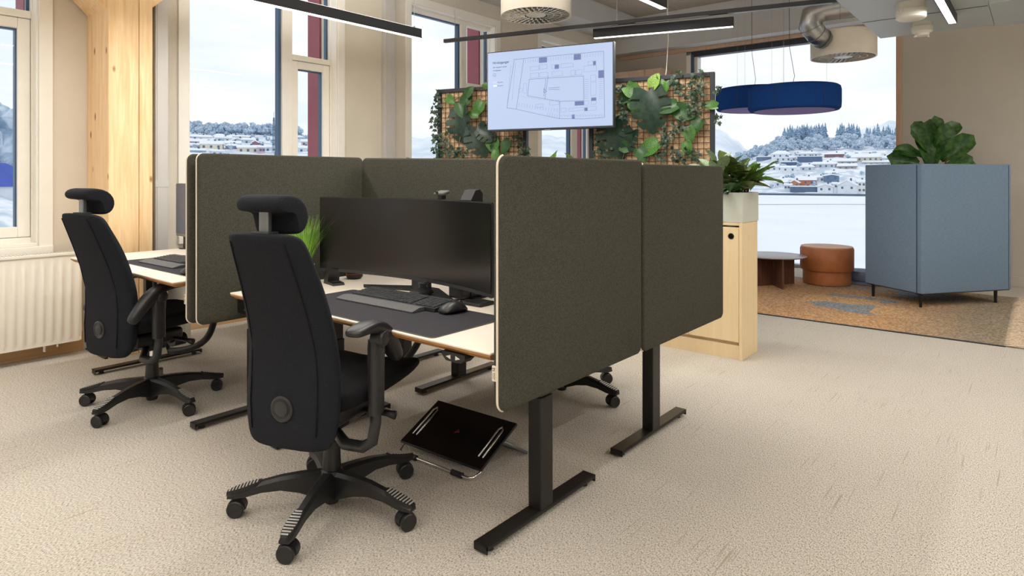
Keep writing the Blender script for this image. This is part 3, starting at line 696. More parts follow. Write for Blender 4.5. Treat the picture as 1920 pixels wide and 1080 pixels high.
def mouse(label, c, z, rz):
    t = thing('computer_mouse', label, 'mouse', (c[0], c[1], z), rz)
    q = MB(); rings = []
    for yv, w, h in ((-.062, .020, .014), (-.055, .032, .026), (-.03, .040, .042), (0, .039, .050), (.03, .035, .042), (.052, .029, .026), (.062, .020, .014)):
        rings.append([(w * math.cos(an) - (.010 if math.cos(an) < -.5 else 0), yv, .002 + h * max(0, math.sin(an)) ** .8) for an in [PI * k / 8 for k in range(9)]])
    q.ring_skin(rings); q.build('shell', 'plastic2', t, smooth=True, subsurf=1)
    q = MB(); q.cyl((-.004, .035, .036), (.004, .035, .036), .011, n=12); q.build('scroll_wheel', 'bezel', t)
    return t
mouse('sculpted black mouse at the right end of the keyboard', (-1.885, 1.905), DZ + .003, math.radians(-8))
mouse('black mouse on the left desk by the felt screen', (-3.585, 1.60), .768, 0)
pk = thing('controller_puck', 'low black 3D controller puck behind the keyboard', 'controller', (-2.275, 2.075, DZ), math.radians(10))
q = MB(); rings = []
for yv, w, h in ((-.075, .03, .018), (-.06, .045, .030), (0, .05, .042), (.05, .045, .036), (.075, .03, .02)):
    rings.append([(w * math.cos(an), yv, .001 + h * math.sin(an) ** .7 if math.sin(an) > 0 else .001) for an in [PI * k / 8 for k in range(9)]])
q.ring_skin(rings); q.build('shell', 'plastic', pk, smooth=True, subsurf=1)
q = MB(); q.lathe([(.022, .03), (.020, .05), (.026, .06), (.024, .068), (.002, .07)], (0, .02, 0), 20); q.build('knob', 'bezel', pk, angle=40)
# curved ultrawide monitor
mon = thing('curved_monitor', 'switched-off ultrawide curved monitor on the big desk', 'monitor', (-2.375, 2.115, DZ))
R_ = 1.72; HW = .63
def arc(off, n=24):
    out = []
    for k in range(n + 1):
        a = (-1 + 2 * k / n) * HW / R_
        out.append((math.sin(a) * (R_ + off), -R_ + math.cos(a) * (R_ + off) + .0))
    return out
z0, z1 = .062, .462
fr, bk = arc(0), arc(.03)
q = MB()
vf0 = [q.bm.verts.new((x, y, z0)) for x, y in fr]; vf1 = [q.bm.verts.new((x, y, z1)) for x, y in fr]
vb0 = [q.bm.verts.new((x, y, z0 + .01)) for x, y in bk]; vb1 = [q.bm.verts.new((x, y, z1 - .01)) for x, y in bk]
for i in range(24):
    for a, b in ((vf0, vf1), (vf1, vb1), (vb1, vb0), (vb0, vf0)): q.bm.faces.new((a[i], a[i + 1], b[i + 1], b[i]))
for e in (0, 24): q.bm.faces.new((vf0[e], vf1[e], vb1[e], vb0[e]))
q.build('housing', 'bezel', mon, angle=40)
q = MB(); sc = arc(-.002)
va = [q.bm.verts.new((x * .994, y, z0 + .017)) for x, y in sc]; vb = [q.bm.verts.new((x * .994, y, z1 - .006)) for x, y in sc]
for i in range(24): q.bm.faces.new((va[i], va[i + 1], vb[i + 1], vb[i]))
q.build('display', 'screen_off', mon, smooth=True)
q = MB(); q.bx(-.05, .05, .03, .085, .0, .32, .012); q.build('stand_neck', 'plastic', mon)
q = MB(); q.prism([(-.33, -.045), (-.30, -.065), (0, .035), (.30, -.065), (.33, -.045), (.06, .12), (-.06, .12)], .0, .012, 'xy'); q.build('stand_foot', 'plastic', mon)
q = MB(); q.bx(.265, .345, -.02, .05, .01, .07, .01); q.build('cable_block', 'plastic', mon)
q = MB(); q.bx(.39, .50, -.06, .04, .0, .016, .006); q.build('cable_tail', 'plastic', mon)
wc = thing('webcam', 'small grey webcam clipped on top of the curved monitor', 'webcam', (-2.19, 2.12, DZ + .462))
q = MB(); q.box((0, .01, .030), (.062, .055, .014), RX(.25), .006, 3); q.build('head', 'palm', wc)
q = MB(); q.cyl((0, -.0188, .0335), (0, -.0225, .0325), .008, n=16); q.build('lens', 'screen_off', wc)
q = MB(); q.box((0, .012, .010), (.03, .03, .020), None, .004); q.build('clip', 'plastic', wc)
ma = thing('monitor_arm_cover', 'grey monitor hood rising behind the curved monitor', 'monitor stand', (-2.07, 2.20, DZ))
q = MB(); q.prism([(-.03, 0), (.05, 0), (.05, .49), (.03, .51), (.0, .505), (-.03, .46)], -.035, .035, 'yz'); q.build('hood', 'plastic2', ma)
q = MB(); q.bx(-.06, .06, -.03, .07, 0, .01, .003); q.build('foot_plate', 'plastic', ma)
# docking block and hockey-puck speaker left under the monitor
dk = thing('phone_dock', 'black angled dock under the left end of the curved monitor', 'dock', (-2.895, 2.02, DZ), math.radians(-12))
q = MB(); q.prism([(-.055, 0), (.075, 0), (.06, .012), (-.0, .016), (.012, .075), (-.035, .075)], -.032, .032, 'xz'); q.build('cradle', 'plastic', dk)
q = MB(); q.bx(.005, .055, -.02, .02, .0155, .0185, .001); q.build('charge_pad', 'plastic2', dk)
sp = thing('conference_puck', 'round black puck with red rim beneath the curved monitor', 'speaker', (-2.955, 2.20, DZ))
q = MB(); q.lathe([(.035, .0), (.045, .012), (.046, .03), (.040, .042), (.002, .045)], n=28); q.build('body', 'plastic', sp, angle=40)
q = MB(); q.lathe([(.0465, .027), (.0475, .029), (.0465, .031)], n=28); q.build('rim', mat('dull_red_rim', srgb(140, 50, 48), .5), sp, smooth=True)
# grass plant
gp = thing('grass_plant', 'green artificial grass in a white pot left of the curved monitor', 'potted plant', (-3.01, 1.92, DZ))
q = MB(); q.lathe([(.032, 0), (.036, .004), (.050, .085), (.052, .105), (.047, .105), (.044, .085), (.002, .083)], n=28); q.build('pot', 'white_metal', gp, angle=50)
rnd = random.Random(3)
q = MB()
for k in range(260):
    a = rnd.uniform(0, 2 * PI); r0 = rnd.uniform(0, .035); H = rnd.uniform(.18, .31); lean = rnd.uniform(.02, .13) * (1.0 if rnd.random() < .8 else 1.5)
    bx_, by_ = r0 * math.cos(a), r0 * math.sin(a); w = .0022
    dx, dy = math.cos(a), math.sin(a); tx, ty = -dy, dx
    prev = None
    for j in range(5):
        f = j / 4; x = bx_ + dx * lean * f ** 1.6; y = by_ + dy * lean * f ** 1.6; z = .08 + H * f * (1 - .06 * f); ww = w * (1 - .85 * f)
        cur = [q.bm.verts.new((x - tx * ww, y - ty * ww, z)), q.bm.verts.new((x + tx * ww, y + ty * ww, z))]
        if prev: q.bm.faces.new((prev[0], prev[1], cur[1], cur[0]))
        prev = cur
stuff(q.build('grass_blade', 'grass', gp))
# second monitor on left desk
mn = thing('flat_monitor', 'dark flat monitor with pale lower edge on the left desk', 'monitor', (-4.60, 2.10, .765), 0)
q = MB(); q.bx(-.35, .32, -.02, .02, .095, .485, .006); q.build('housing', 'steel', mn)
q = MB(); q.bx(-.345, .315, -.0215, -.0195, .115, .481); q.build('display', mat('blue_grey_idle_screen', srgb(78, 92, 116), .3), mn)
q = MB(); q.cyl((-.29, .03, 0), (-.29, .03, .10), .022, n=18); q.cyl((-.29, .03, 0), (-.29, .03, .008), .05, n=20); q.bx(-.30, .02, .02, .05, .2, .25, .004); q.build('stand', 'bezel', mn)
bxn = thing('cream_box', 'low cream box on the window ledge behind the left monitor', 'box', (-5.42, 2.58, .80))
q = MB(); q.bx(-.08, .10, -.10, .20, -.065 + .091, .11, .008); q.build('casing', 'frame', bxn)
q = MB(); q.bx(.098, .104, -.06, .16, .05, .085, .002); q.build('flap', 'white_plastic', bxn)
# cable hoses
def hose(label, pts, r=.02):
    t = thing('cable_hose', label, 'cable', pts[0], 0)
    P = [Vector(p) - Vector(pts[0]) for p in pts]
    S = []
    for i in range(len(P) - 1):
        p0, p1, p2, p3 = P[max(i - 1, 0)], P[i], P[i + 1], P[min(i + 2, len(P) - 1)]
        for k in range(6):
            u = k / 6; S.append(.5 * ((2 * p1) + (-p0 + p2) * u + (2 * p0 - 5 * p1 + 4 * p2 - p3) * u * u + (-p0 + 3 * p1 - 3 * p2 + p3) * u ** 3))
    S.append(P[-1])
    q = MB(); q.tube(S, r, 10); q.build('sleeve', 'plastic', t, smooth=True)
    q = MB(); q.cyl(P[-1], P[-1] + Vector((0, 0, .03)), r * 1.3, n=12); q.build('end_clip', 'plastic2', t)
hose('thick black cable hose curving below the left desk', [(-4.62, 1.90, .10), (-4.50, 1.95, .12), (-4.38, 2.0, .17), (-4.28, 2.02, .26), (-4.22, 2.03, .42), (-4.20, 2.03, .62)], .022)
hose('flat black cable hose curving up below the ultrawide desk', [(-3.30, 2.79, .03), (-3.18, 2.79, .12), (-3.08, 2.79, .24), (-3.02, 2.79, .38), (-3.0, 2.79, .55)], .022)
hose('slim black cable hose rising behind the left chair to the desk', [(-4.85, 2.0, .02), (-4.82, 1.92, .25), (-4.70, 1.84, .5), (-4.62, 1.80, .66)], .015)
# footrest / laptop stand lying on the floor
fs = thing('foot_rest', 'black tilted foot rest board with chrome wire frame on the carpet', 'foot rest', (-2.09, 2.14, 0), math.radians(2))
tilt = math.atan2(.115, .245)
Fm = Matrix.Translation((0, 0, .105)) @ RX(tilt)
q = MB(); q.box((0, 0, 0), (.50, .285, .012), None, .003); bo = q.build('board', 'plastic', fs); bo.data.transform(Fm)
q = MB(); q.box((0, 0, .0068), (.494, .279, .0012)); o = q.build('rubber_top', 'screen_off', bo); o.data.transform(Fm)
q = MB(); q.prism([(-.016, -.012), (.012, .0), (-.004, .016)], .0074, .0079, 'xy'); o = q.build('emblem', mat('dark_red_emblem', srgb(96, 26, 30), .5), bo); o.data.transform(Fm)
q = MB(); q.tube([(-.21, -.02, .085), (-.235, -.12, .03), (-.225, -.150, .018), (-.20, -.160, .014), (.20, -.160, .014), (.225, -.150, .018), (.235, -.12, .03), (.21, -.02, .085)], .0065, 8); q.build('wire_frame', 'chrome', fs, smooth=True)
q = MB(); q.tube([(-.22, .05, .11), (-.25, .20, .012), (.25, .20, .012), (.22, .05, .11)], .0075, 8); q.build('rear_bar', 'steel', fs, smooth=True)
for s in (-1, 1):
    q = MB(); q.cyl((s * .14 - .03, -.160, .0145), (s * .14 + .03, -.160, .0145), .0125, n=12); q.build('grip_sleeve', 'plastic', fs, angle=40)
    q = MB(); q.tube([Fm @ Vector(p) for p in ((s * .205 - .012, -.085, .006), (s * .205 - .012, .075, .014), (s * .205, .09, .016), (s * .205 + .012, .075, .014), (s * .205 + .012, -.085, .006))], .0045, 8); q.build('wire_loop', 'chrome', fs, smooth=True)

# ================================================================== LEAVES
def leaf_mesh(name, mats, kind='oval', seed=0):
    rnd = random.Random(seed); q = MB()
    n = {'oval': 7, 'heart': 7, 'long': 8, 'fiddle': 9, 'monstera': 17}[kind]
    W = {'oval': .30, 'heart': .40, 'long': .17, 'fiddle': .36, 'monstera': .47}[kind]
    rows = []
    for i in range(n + 1):
        t = i / n
        if kind == 'heart': w = W * (math.sin(PI * min(1, t * .80 + .20)) ** .75) * (1.05 if t < .5 else 1)
        elif kind == 'fiddle': w = W * (.30 + .70 * t ** .8) * math.sin(PI * min(1, t * .86 + .10)) ** .5 if t < 1 else .02
        elif kind == 'monstera': w = W * math.sin(PI * min(1, t * .82 + .18)) ** .6
        else: w = W * math.sin(PI * t) ** .75
        if i == n: w = .004
        if i == 0 and kind in ('oval', 'long'): w = .01
        y = t; z = -.22 * t * t + .05 * t
        if kind == 'heart' or kind == 'monstera': y = t - (.10 if i == 0 else 0)
        wav = .03 * math.sin(t * 11 + seed) if kind in ('fiddle', 'long') else .012 * math.sin(t * 9 + seed)
        rows.append((y, z, w, wav))
    def add(i, s):
        y, z, w, wv = rows[i]
        return None
    P = []
    for (y, z, w, wv) in rows:
        up = (.55 if kind == 'fiddle' else .40) * w
        P.append([q.bm.verts.new((-w, y, z + up + wv)), q.bm.verts.new((-w * .5, y, z + up * .45)), q.bm.verts.new((0, y if P or kind not in ('heart', 'monstera') else y + .10, z)), q.bm.verts.new((w * .5, y, z + up * .45)), q.bm.verts.new((w, y, z + up - wv))])
    for i in range(n):
        for k in range(4):
            if kind == 'monstera' and k in (0, 3) and i % 4 == 3 and 1 < i < n - 1: continue
            q.bm.faces.new((P[i][k], P[i][k + 1], P[i + 1][k + 1], P[i + 1][k]))
    me = mesh_of(q, name, mats, smooth=True)
    return me
def ivy_mesh(name, mats):
    q = MB(); c = q.bm.verts.new((0, .35, .05))
    pts = [(0, 0, 0), (.30, -.06, .02), (.30, .22, .0), (.52, .42, -.03), (.22, .52, .02), (0, 1.0, -.08), (-.22, .52, .02), (-.52, .42, -.03), (-.30, .22, .0), (-.30, -.06, .02)]
    v = [q.bm.verts.new(p) for p in pts]
    for i in range(10): q.bm.faces.new((c, v[i], v[(i + 1) % 10]))
    return mesh_of(q, name, mats)
LEAF = {
    'monstera': [leaf_mesh('leaf', 'monstera', 'monstera', s) for s in (1, 2)],
    'pothos': [leaf_mesh('leaf', 'pothos', 'heart', s) for s in (1, 2)] + [leaf_mesh('leaf', 'pothos2', 'heart', 3)],
    'bright': [leaf_mesh('leaf', 'bright', 'heart', 5)],
    'deep': [leaf_mesh('leaf', 'pothos2', 'oval', 4)],
    'calathea': [leaf_mesh('leaf', 'calathea', 'oval', s) for s in (1, 6)],
    'varieg': [leaf_mesh('leaf', 'variegated', 'oval', s) for s in (2, 7)],
    'lime': [leaf_mesh('leaf', 'lime', 'long', s) for s in (2, 7)] + [leaf_mesh('leaf', 'lime', 'oval', 9)],
    'fiddle': [leaf_mesh('leaf', 'fiddle', 'fiddle', s) for s in (1, 4, 8)],
    'ivy': [ivy_mesh('leaf', 'ivy')],
}
def leaf_mtx(base, d, nrm, s):
    y = Vector(d).normalized(); z = Vector(nrm); z = (z - y * z.dot(y)).normalized(); x = y.cross(z)
    R = Matrix((x, y, z)).transposed().to_4x4()
    sx = s if not isinstance(s, tuple) else s
    S = Matrix.Diagonal((s, s, s, 1)) if not isinstance(s, tuple) else Matrix.Diagonal((*s, 1))
    return Matrix.Translation(Vector(base)) @ R @ S
def put_leaf(kind, parent, base, d, nrm, s, rnd=random):
    return inst(rnd.choice(LEAF[kind]), 'leaf', parent, None, mtx=leaf_mtx(base, d, nrm, s))

# ================================================================== CABINETS, PLANTERS, TRELLIS
def cabinet(label, loc, rz, w, dpt, h):
    t = thing('storage_cabinet', label, 'cabinet', loc, rz, 'pale birch cabinets'); W = w / 2
    q = MB(); q.bx(W - .022, W, 0, dpt, 0, h, .002); q.build('side_panel', 'birch', t)
    q = MB(); q.bx(-W, -W + .022, 0, dpt, 0, h, .002); q.build('side_panel', 'birch', t)
    q = MB(); q.bx(-W + .022, W - .022, .0, dpt, h - .022, h, .002); q.build('top_panel', 'birch', t)
    q = MB(); q.bx(-W + .022, W - .022, dpt - .012, dpt, 0, h - .022); q.build('back_panel', 'birch', t)
    q = MB(); q.bx(-W + .022, W - .022, .012, .03, 0, .10); q.build('plinth', 'birch', t)
    q = MB(); q.bx(-W + .022, W - .022, .03, dpt - .012, .10, .118); q.build('bottom_shelf', 'birch', t)
    for s in (-1, 1):
        x0, x1 = (-W + .024, -.0015) if s < 0 else (.0015, W - .024)
        q = MB(); q.bx(x0, x1, .0, .018, .125, h - .034, .002); d = q.build('door', 'birch', t)
        kx = x1 - .055 if s > 0 else x0 + .055
        q = MB(); q.lathe([(.0215, -.001), (.0215, .003), (.0165, .003), (.015, -.001)], n=24, mtx=Matrix.Translation((kx, 0, h - .098)) @ RX(PI / 2)); q.build('finger_pull', 'blackmetal', d)
        q = MB(); q.cyl((kx, -.0012, h - .098), (kx, .003, h - .098), .0155, n=20); q.build('pull_recess', 'screen_off', d)
    q = MB(); q.bx(W - .105, W - .055, -.001, .0, h - .030, h - .026); q.build('maker_plate', 'steel', t)
    return t
def planter(label, loc, rz, w, dpt, h):
    t = thing('planter_box', label, 'planter', loc, rz, 'metal planter boxes'); W = w / 2
    q = MB(); q.ring_skin([[(-W, 0, 0), (W, 0, 0), (W, dpt, 0), (-W, dpt, 0)], [(-W, 0, h), (W, 0, h), (W, dpt, h), (-W, dpt, h)], [(-W + .004, .004, h), (W - .004, .004, h), (W - .004, dpt - .004, h), (-W + .004, dpt - .004, h)], [(-W + .004, .004, h - .03), (W - .004, .004, h - .03), (W - .004, dpt - .004, h - .03), (-W + .004, dpt - .004, h - .03)]])
    q.build('trough', 'planter', t)
    q = MB(); q.bx(-W + .004, W - .004, .004, dpt - .004, h - .045, h - .028); q.build('soil', 'soil', t)
    return t
CAB = .973
cabinet('pale birch cabinet with round finger pull at the end of the row', (-2.018, 4.512, 0), 0, .80, .318, CAB)
planter('pale green-grey planter box on top of the end cabinet', (-2.016, 4.510, CAB + .001), 0, .806, .325, .212)
TA = math.radians(14); R0 = Vector((-2.037, 5.06, 0))
ux = Vector((math.cos(TA), math.sin(TA), 0)); uy = Vector((-math.sin(TA), math.cos(TA), 0))
def TP(u, off, z): return R0 - ux * u - uy * off + Vector((0, 0, z))
for u, lab in ((1.16, 'birch cabinet hidden behind the felt screens below the wall display'), (1.98, 'birch cabinet hidden behind the felt screens at the left end')):
    cabinet(lab, TP(u, .40, 0), TA, .80, .318, CAB)
for u, lab in ((1.16, 'planter box hidden below the wall display'), (1.98, 'planter box hidden at the left end of the row')):
    planter(lab, TP(u, .403, CAB + .001), TA, .806, .325, .212)

def trellis(label, u0, u1, z0, z1):
    t = thing('plant_trellis', label, 'trellis', TP((u0 + u1) / 2, 0, 0), TA, 'cork and wire plant trellises'); W = (u1 - u0) / 2
    fw = .036
    for x in (-W, W - fw):
        q = MB(); q.bx(x, x + fw, -.02, .03, 0, z1, .002); q.build('post', 'darkframe', t)
    q = MB(); q.bx(-W + fw, W - fw, -.02, .03, z1 - fw, z1, .002); q.build('top_rail', 'darkframe', t)
    q = MB(); q.bx(-W + fw, W - fw, -.02, .03, z0, z0 + fw, .002); q.build('bottom_rail', 'darkframe', t)
    q = MB(); q.bx(-W - .12, -W + .16, -.13, .12, 0, .012); q.bx(W - .16, W + .12 - .06, -.0, .12, 0, .012); q.build('foot', 'darkframe', t)
    q = MB(); q.bx(-W + fw, W - fw, .008, .022, z0 + fw, z1 - fw); q.build('cork_panel', 'cork', t)
    vm = mesh_of(MB().cyl((0, 0, z0 + fw), (0, 0, z1 - fw), .0028, n=6), 'wire', 'rust'); hm = mesh_of(MB().cyl((-W + fw, 0, 0), (W - fw, 0, 0), .0028, n=6), 'wire', 'rust')
    n = int((2 * W - 2 * fw) / .0475)
    for k in range(1, n): inst(vm, 'wire', t, (-W + fw + k * (2 * W - 2 * fw) / n, -.008, 0))
    n = int((z1 - z0 - 2 * fw) / .0475)
    for k in range(1, n): inst(hm, 'wire', t, (0, -.012, z0 + fw + k * (z1 - z0 - 2 * fw) / n))
    return t
trellis('cork-backed wire plant trellis right of the wall display', 0, 1.067, 1.05, 2.15)
trellis('cork-backed wire plant trellis left of the wall display', 1.668, 2.631, 1.05, 2.158)
rl = random.Random(11)
def wall_plant(name, label, cat, items, kind, group=None, seed=1):
    """leaves (u, z, size) hanging on the trellis; one thing with a stem and leaf parts"""
    rnd = random.Random(seed)
    u0 = sum(i[0] for i in items) / len(items); z0 = max(i[1] for i in items)
    t = thing(name, label, cat, TP(u0, .03, z0), TA, group)
    def loc(u, off, z): return Vector((-(u - u0), -(off - .03), z - z0))
    for it in items:
        u, z, s = it[:3]
        ang = it[3] if len(it) > 3 else rnd.uniform(-2.6, 2.6)      # direction the tip points, 0 = down
        d = Vector((math.sin(ang), -.18 if s < .2 else -.10, -math.cos(ang)))
        base = loc(u, .035 + rnd.uniform(0, .035), z) - d * s * .5
        put_leaf(kind, t, base, d, Vector((rnd.uniform(-.35, .35), -1, rnd.uniform(-.1, .5))), s * (1 if kind == 'monstera' else .86), rnd)
    q = MB(); its = sorted(items, key=lambda i: i[1])
    pts = [loc(i[0], .022, i[1]) for i in its]
    if len(pts) == 1 or kind == 'monstera':
        i = its[0]; pts = [loc(i[0] + .03, .03, i[1] - i[2] * .25), loc(i[0] + .05, .03, i[1] - i[2] * .6), loc(i[0] + .07, .026, i[1] - i[2] * .95)]
    q.tube(pts, .004, 6); q.build('stem', 'stem', t, smooth=True)
    return t
wall_plant('monstera_sprig', 'large dark monstera leaf in the middle of the right trellis', 'plant', [(.508, 1.838, .36, .15)], 'monstera', seed=2)
wall_plant('monstera_sprig', 'dark monstera leaf low on the right trellis below the display corner', 'plant', [(.808, 1.608, .34, .25), (.70, 1.60, .2, -.4)], 'monstera', seed=3)
wall_plant('monstera_sprig', 'dark monstera leaf at the centre of the left trellis', 'plant', [(2.335, 1.773, .34, .1)], 'monstera', seed=4)
wall_plant('monstera_sprig', 'drooping dark monstera leaf low on the left trellis', 'plant', [(2.131, 1.624, .30, .35), (2.05, 1.70, .2, 1.0)], 'monstera', seed=5)
wall_plant('pothos_vine', 'bright pothos leaf cluster at the upper left of the right trellis', 'plant', [(.636, 2.002, .20, .9), (.70, 1.985, .16, 1.9), (.636, 1.88, .17, .4)], 'pothos', seed=6)
wall_plant('pothos_vine', 'pothos leaves below the top rail in the middle of the right trellis', 'plant', [(.414, 2.012, .165, -.3), (.392, 1.864, .19, -1.3), (.475, 2.065, .14, .2)], 'pothos', seed=7)
wall_plant('pothos_vine', 'broad pothos leaves at mid height on the right half of the right trellis', 'plant', [(.209, 1.817, .21, 1.2), (.15, 1.692, .17, -.6), (.19, 1.63, .15, .3), (.036, 1.874, .12, -1.7), (.209, 1.515, .14, .1)], 'pothos', seed=8)
wall_plant('pothos_vine', 'light green pothos leaves at the foot of the right trellis', 'plant', [(.696, 1.55, .15, 1.4), (.549, 1.521, .22, -1.0), (.58, 1.47, .16, .6)], 'pothos', seed=9)
wall_plant('pothos_vine', 'pale yellow-green leaf standing over the top rail of the right trellis', 'plant', [(.468, 2.118, .15, 2.7)], 'bright', seed=10)
wall_plant('pothos_vine', 'pothos leaves along the top of the left trellis', 'plant', [(2.454, 2.036, .13, 1.0), (2.317, 2.014, .16, -.8), (2.235, 2.122, .14, 2.4), (2.091, 2.164, .11, -2.0)], 'pothos', seed=12)
wall_plant('pothos_vine', 'pothos leaves at mid height of the left trellis', 'plant', [(2.166, 1.93, .18, -.5), (2.335, 1.922, .18, .3), (2.22, 1.90, .13, -1.8)], 'pothos', seed=13)
wall_plant('pothos_vine', 'bright pothos leaves low on the left trellis below the display', 'plant', [(2.0, 1.576, .19, .2), (1.877, 1.559, .17, -.5), (2.05, 1.66, .14, .8), (1.96, 1.47, .14, .0)], 'pothos', seed=14)
def ivy(label, nodes, seed, spread=.035, n=7, size=(.030, .052)):
    rnd = random.Random(seed); u0 = nodes[0][0]; z0 = nodes[0][1]
    t = thing('ivy_strand', label, 'plant', TP(u0, .03, z0), TA, 'ivy strands on the trellises')
    src = LEAF['ivy'][0]; bm = bmesh.new()
    for (u, z) in nodes:
        for k in range(n):
            a = rnd.uniform(-PI, PI); d = Vector((math.sin(a), rnd.uniform(-.5, .1), -abs(math.cos(a)) if rnd.random() < .8 else .6)); s = rnd.uniform(*size)
            b = Vector((-(u - u0) + rnd.uniform(-spread, spread), -rnd.uniform(-.005, .05), z - z0 + rnd.uniform(-spread * 1.3, spread * 1.3)))
            mt = leaf_mtx(b, d, Vector((rnd.uniform(-.6, .6), -1, rnd.uniform(-.3, .6))), s)
            v0 = len(bm.verts); bm.from_mesh(src); bm.verts.ensure_lookup_table()
            for v in bm.verts[v0:]: v.co = mt @ v.co
    me = bpy.data.meshes.new('leaf'); bm.to_mesh(me); bm.free(); me.materials.append(M['ivy'])
    o = bpy.data.objects.new('leaf', me); COL.objects.link(o); o.parent = t; stuff(o)
    q = MB(); pts = [Vector((-(u - u0), .005, z - z0)) for u, z in nodes]
    if len(pts) == 1: pts.append(pts[0] + Vector((0.03, 0, .06)))
    q.tube(pts, .002, 5); q.build('vine', 'stem', t, smooth=True)
ivy('dark ivy hanging along the right edge of the right trellis', [(.124, 2.095), (.13, 2.04), (.124, 1.985), (.124, 1.935), (.162, 1.893), (.17, 1.86)], 21, .05, 10)
ivy('dark ivy tuft under the top rail of the right trellis', [(.304, 2.115), (.304, 2.055), (.27, 2.02), (.22, 2.0)], 22, .045, 9)
ivy('dark ivy beside the right edge of the display', [(.775, 2.04), (.775, 1.946), (.74, 1.87), (.733, 1.816)], 23, .03, 9)
ivy('dark ivy trailing down the middle of the right trellis', [(.239, 1.745), (.304, 1.702), (.36, 1.66), (.397, 1.62), (.397, 1.549), (.423, 1.487)], 24, .04, 9)
ivy('dark ivy at the lower right of the right trellis', [(.30, 1.50), (.274, 1.46), (.20, 1.48), (.15, 1.46)], 25, .035, 9)
ivy('ivy sprig poking out past the right post', [(-.028, 1.746)], 26, .022, 6)
ivy('pale ivy sprig high on the right post', [(-.03, 2.015), (-.03, 1.985)], 27, .014, 4)
ivy('dark ivy under the display on the left end of the right trellis', [(.98, 1.62), (.92, 1.56), (.88, 1.5), (.97, 1.48)], 28, .04, 9)
ivy('dark ivy cascading down the left edge of the left trellis', [(2.606, 2.10), (2.62, 2.03), (2.625, 1.96), (2.615, 1.90), (2.63, 1.83), (2.635, 1.75), (2.61, 1.69), (2.60, 1.62), (2.62, 1.54), (2.62, 1.48)], 29, .035, 9)
ivy('dense dark ivy at the foot of the left trellis', [(2.53, 1.66), (2.466, 1.60), (2.44, 1.54), (2.377, 1.537), (2.306, 1.50), (2.45, 1.49), (2.54, 1.52)], 30, .05, 10)
ivy('dark ivy by the right post of the left trellis', [(1.76, 1.70), (1.724, 1.64), (1.707, 1.56), (1.72, 1.50), (1.65, 1.52)], 31, .035, 8)

def bush(name, label, cat, loc, kind, n, rad, hgt, size, seed, lean=(0, 0), group=None):
    rnd = random.Random(seed); t = thing(name, label, cat, loc, 0, group)
    for k in range(n):
        a = 2 * PI * (k * .618) + rnd.uniform(-.3, .3); el = rnd.uniform(.05, 1.2)
        d = Vector((math.cos(a) * math.cos(el) + lean[0], math.sin(a) * math.cos(el) + lean[1], math.sin(el) * .9 + .05))
        r = rnd.uniform(.1, .75)
        b = Vector((math.cos(a) * rad * r, math.sin(a) * rad * r, hgt * rnd.uniform(.15, .85) * (1 - .4 * r)))
        s = rnd.uniform(*size)
        put_leaf(kind, t, b, d, Vector((rnd.uniform(-.3, .3), rnd.uniform(-.3, .3), 1)) + Vector((math.cos(a), math.sin(a), 0)) * -.2, s, rnd)
        q = None
    q = MB()
    for k in range(7):
        a = 2 * PI * k / 7; q.tube([(0, 0, -.03), (math.cos(a) * rad * .3, math.sin(a) * rad * .3, hgt * .5), (math.cos(a) * rad * .6, math.sin(a) * rad * .6, hgt * .75)], .004, 5)
    q.build('stem', 'stem', t, smooth=True)
    return t
PZ = CAB + .186
bush('variegated_plant', 'bushy plant with pale variegated leaves in the end planter', 'plant', (-1.82, 4.60, PZ), 'varieg', 70, .17, .30, (.10, .16), 41)
bush('calathea_plant', 'dark striped calathea in the end planter', 'plant', (-1.72, 4.68, PZ), 'calathea', 34, .15, .26, (.15, .22), 42)
bush('lime_plant', 'lime green long-leaved plant at the right end of the planter', 'plant', (-1.66, 4.72, PZ), 'lime', 16, .09, .20, (.16, .26), 43, (.15, .1))
bush('trailing_plant', 'small dark trailing plant over the front of the end planter', 'plant', (-1.80, 4.55, PZ), 'deep', 40, .16, .10, (.08, .13), 44, (0, -.35))
bush('lime_plant', 'upright green plant in the hidden planter left of the left trellis', 'plant', TP(2.62, .30, PZ) , 'lime', 16, .10, .26, (.16, .24), 45, (-.2, 0))
bush('lime_plant', 'green plant showing above the felt screen in the gap below the display', 'plant', TP(1.33, .28, PZ), 'lime', 16, .08, .26, (.16, .26), 46)
bush('calathea_plant', 'brownish plant tips above the felt screen below the display', 'plant', TP(1.10, .26, PZ), 'calathea', 12, .07, .26, (.12, .18), 47)

# ================================================================== WALL DISPLAY
TVU = 1.372; TVW = 1.19; TVH = .722; TVZ = 1.708
tv = thing('wall_display', 'large lit display showing an emergency exit floor plan', 'display', TP(TVU, .23, TVZ), TA)
q = MB(); q.bx(-TVW / 2, TVW / 2, 0, .055, 0, TVH, .004); q.build('housing', 'darkframe', tv)
q = MB(); q.bx(-TVW / 2 + .009, TVW / 2 - .009, -.003, -.0005, .018, TVH - .008); scr = q.build('screen', 'tvscreen', tv)
q = MB(); q.bx(-.03, .03, -.004, .01, -.006, .003); q.build('logo_bar', 'steel', tv)
q = MB(); q.bx(-.56, .56, .055, .09, .30, .36); q.bx(-.52, -.47, .09, .20, .28, .40); q.bx(.40, .45, .09, .20, .28, .40); q.build('mount_rail', 'darkframe', tv)
def SP(px, py):     # flat drawing units (sketch of the plan) -> point on the screen
    fx = (px - 90) / 1272; top = 213 - .102 * (px - 85); bot = 990 - .02 * (px - 105)
    fy = (py - top) / (bot - top)
    return (-TVW / 2 + .009 + fx * (TVW - .018), TVH - .008 - fy * (TVH - .026))
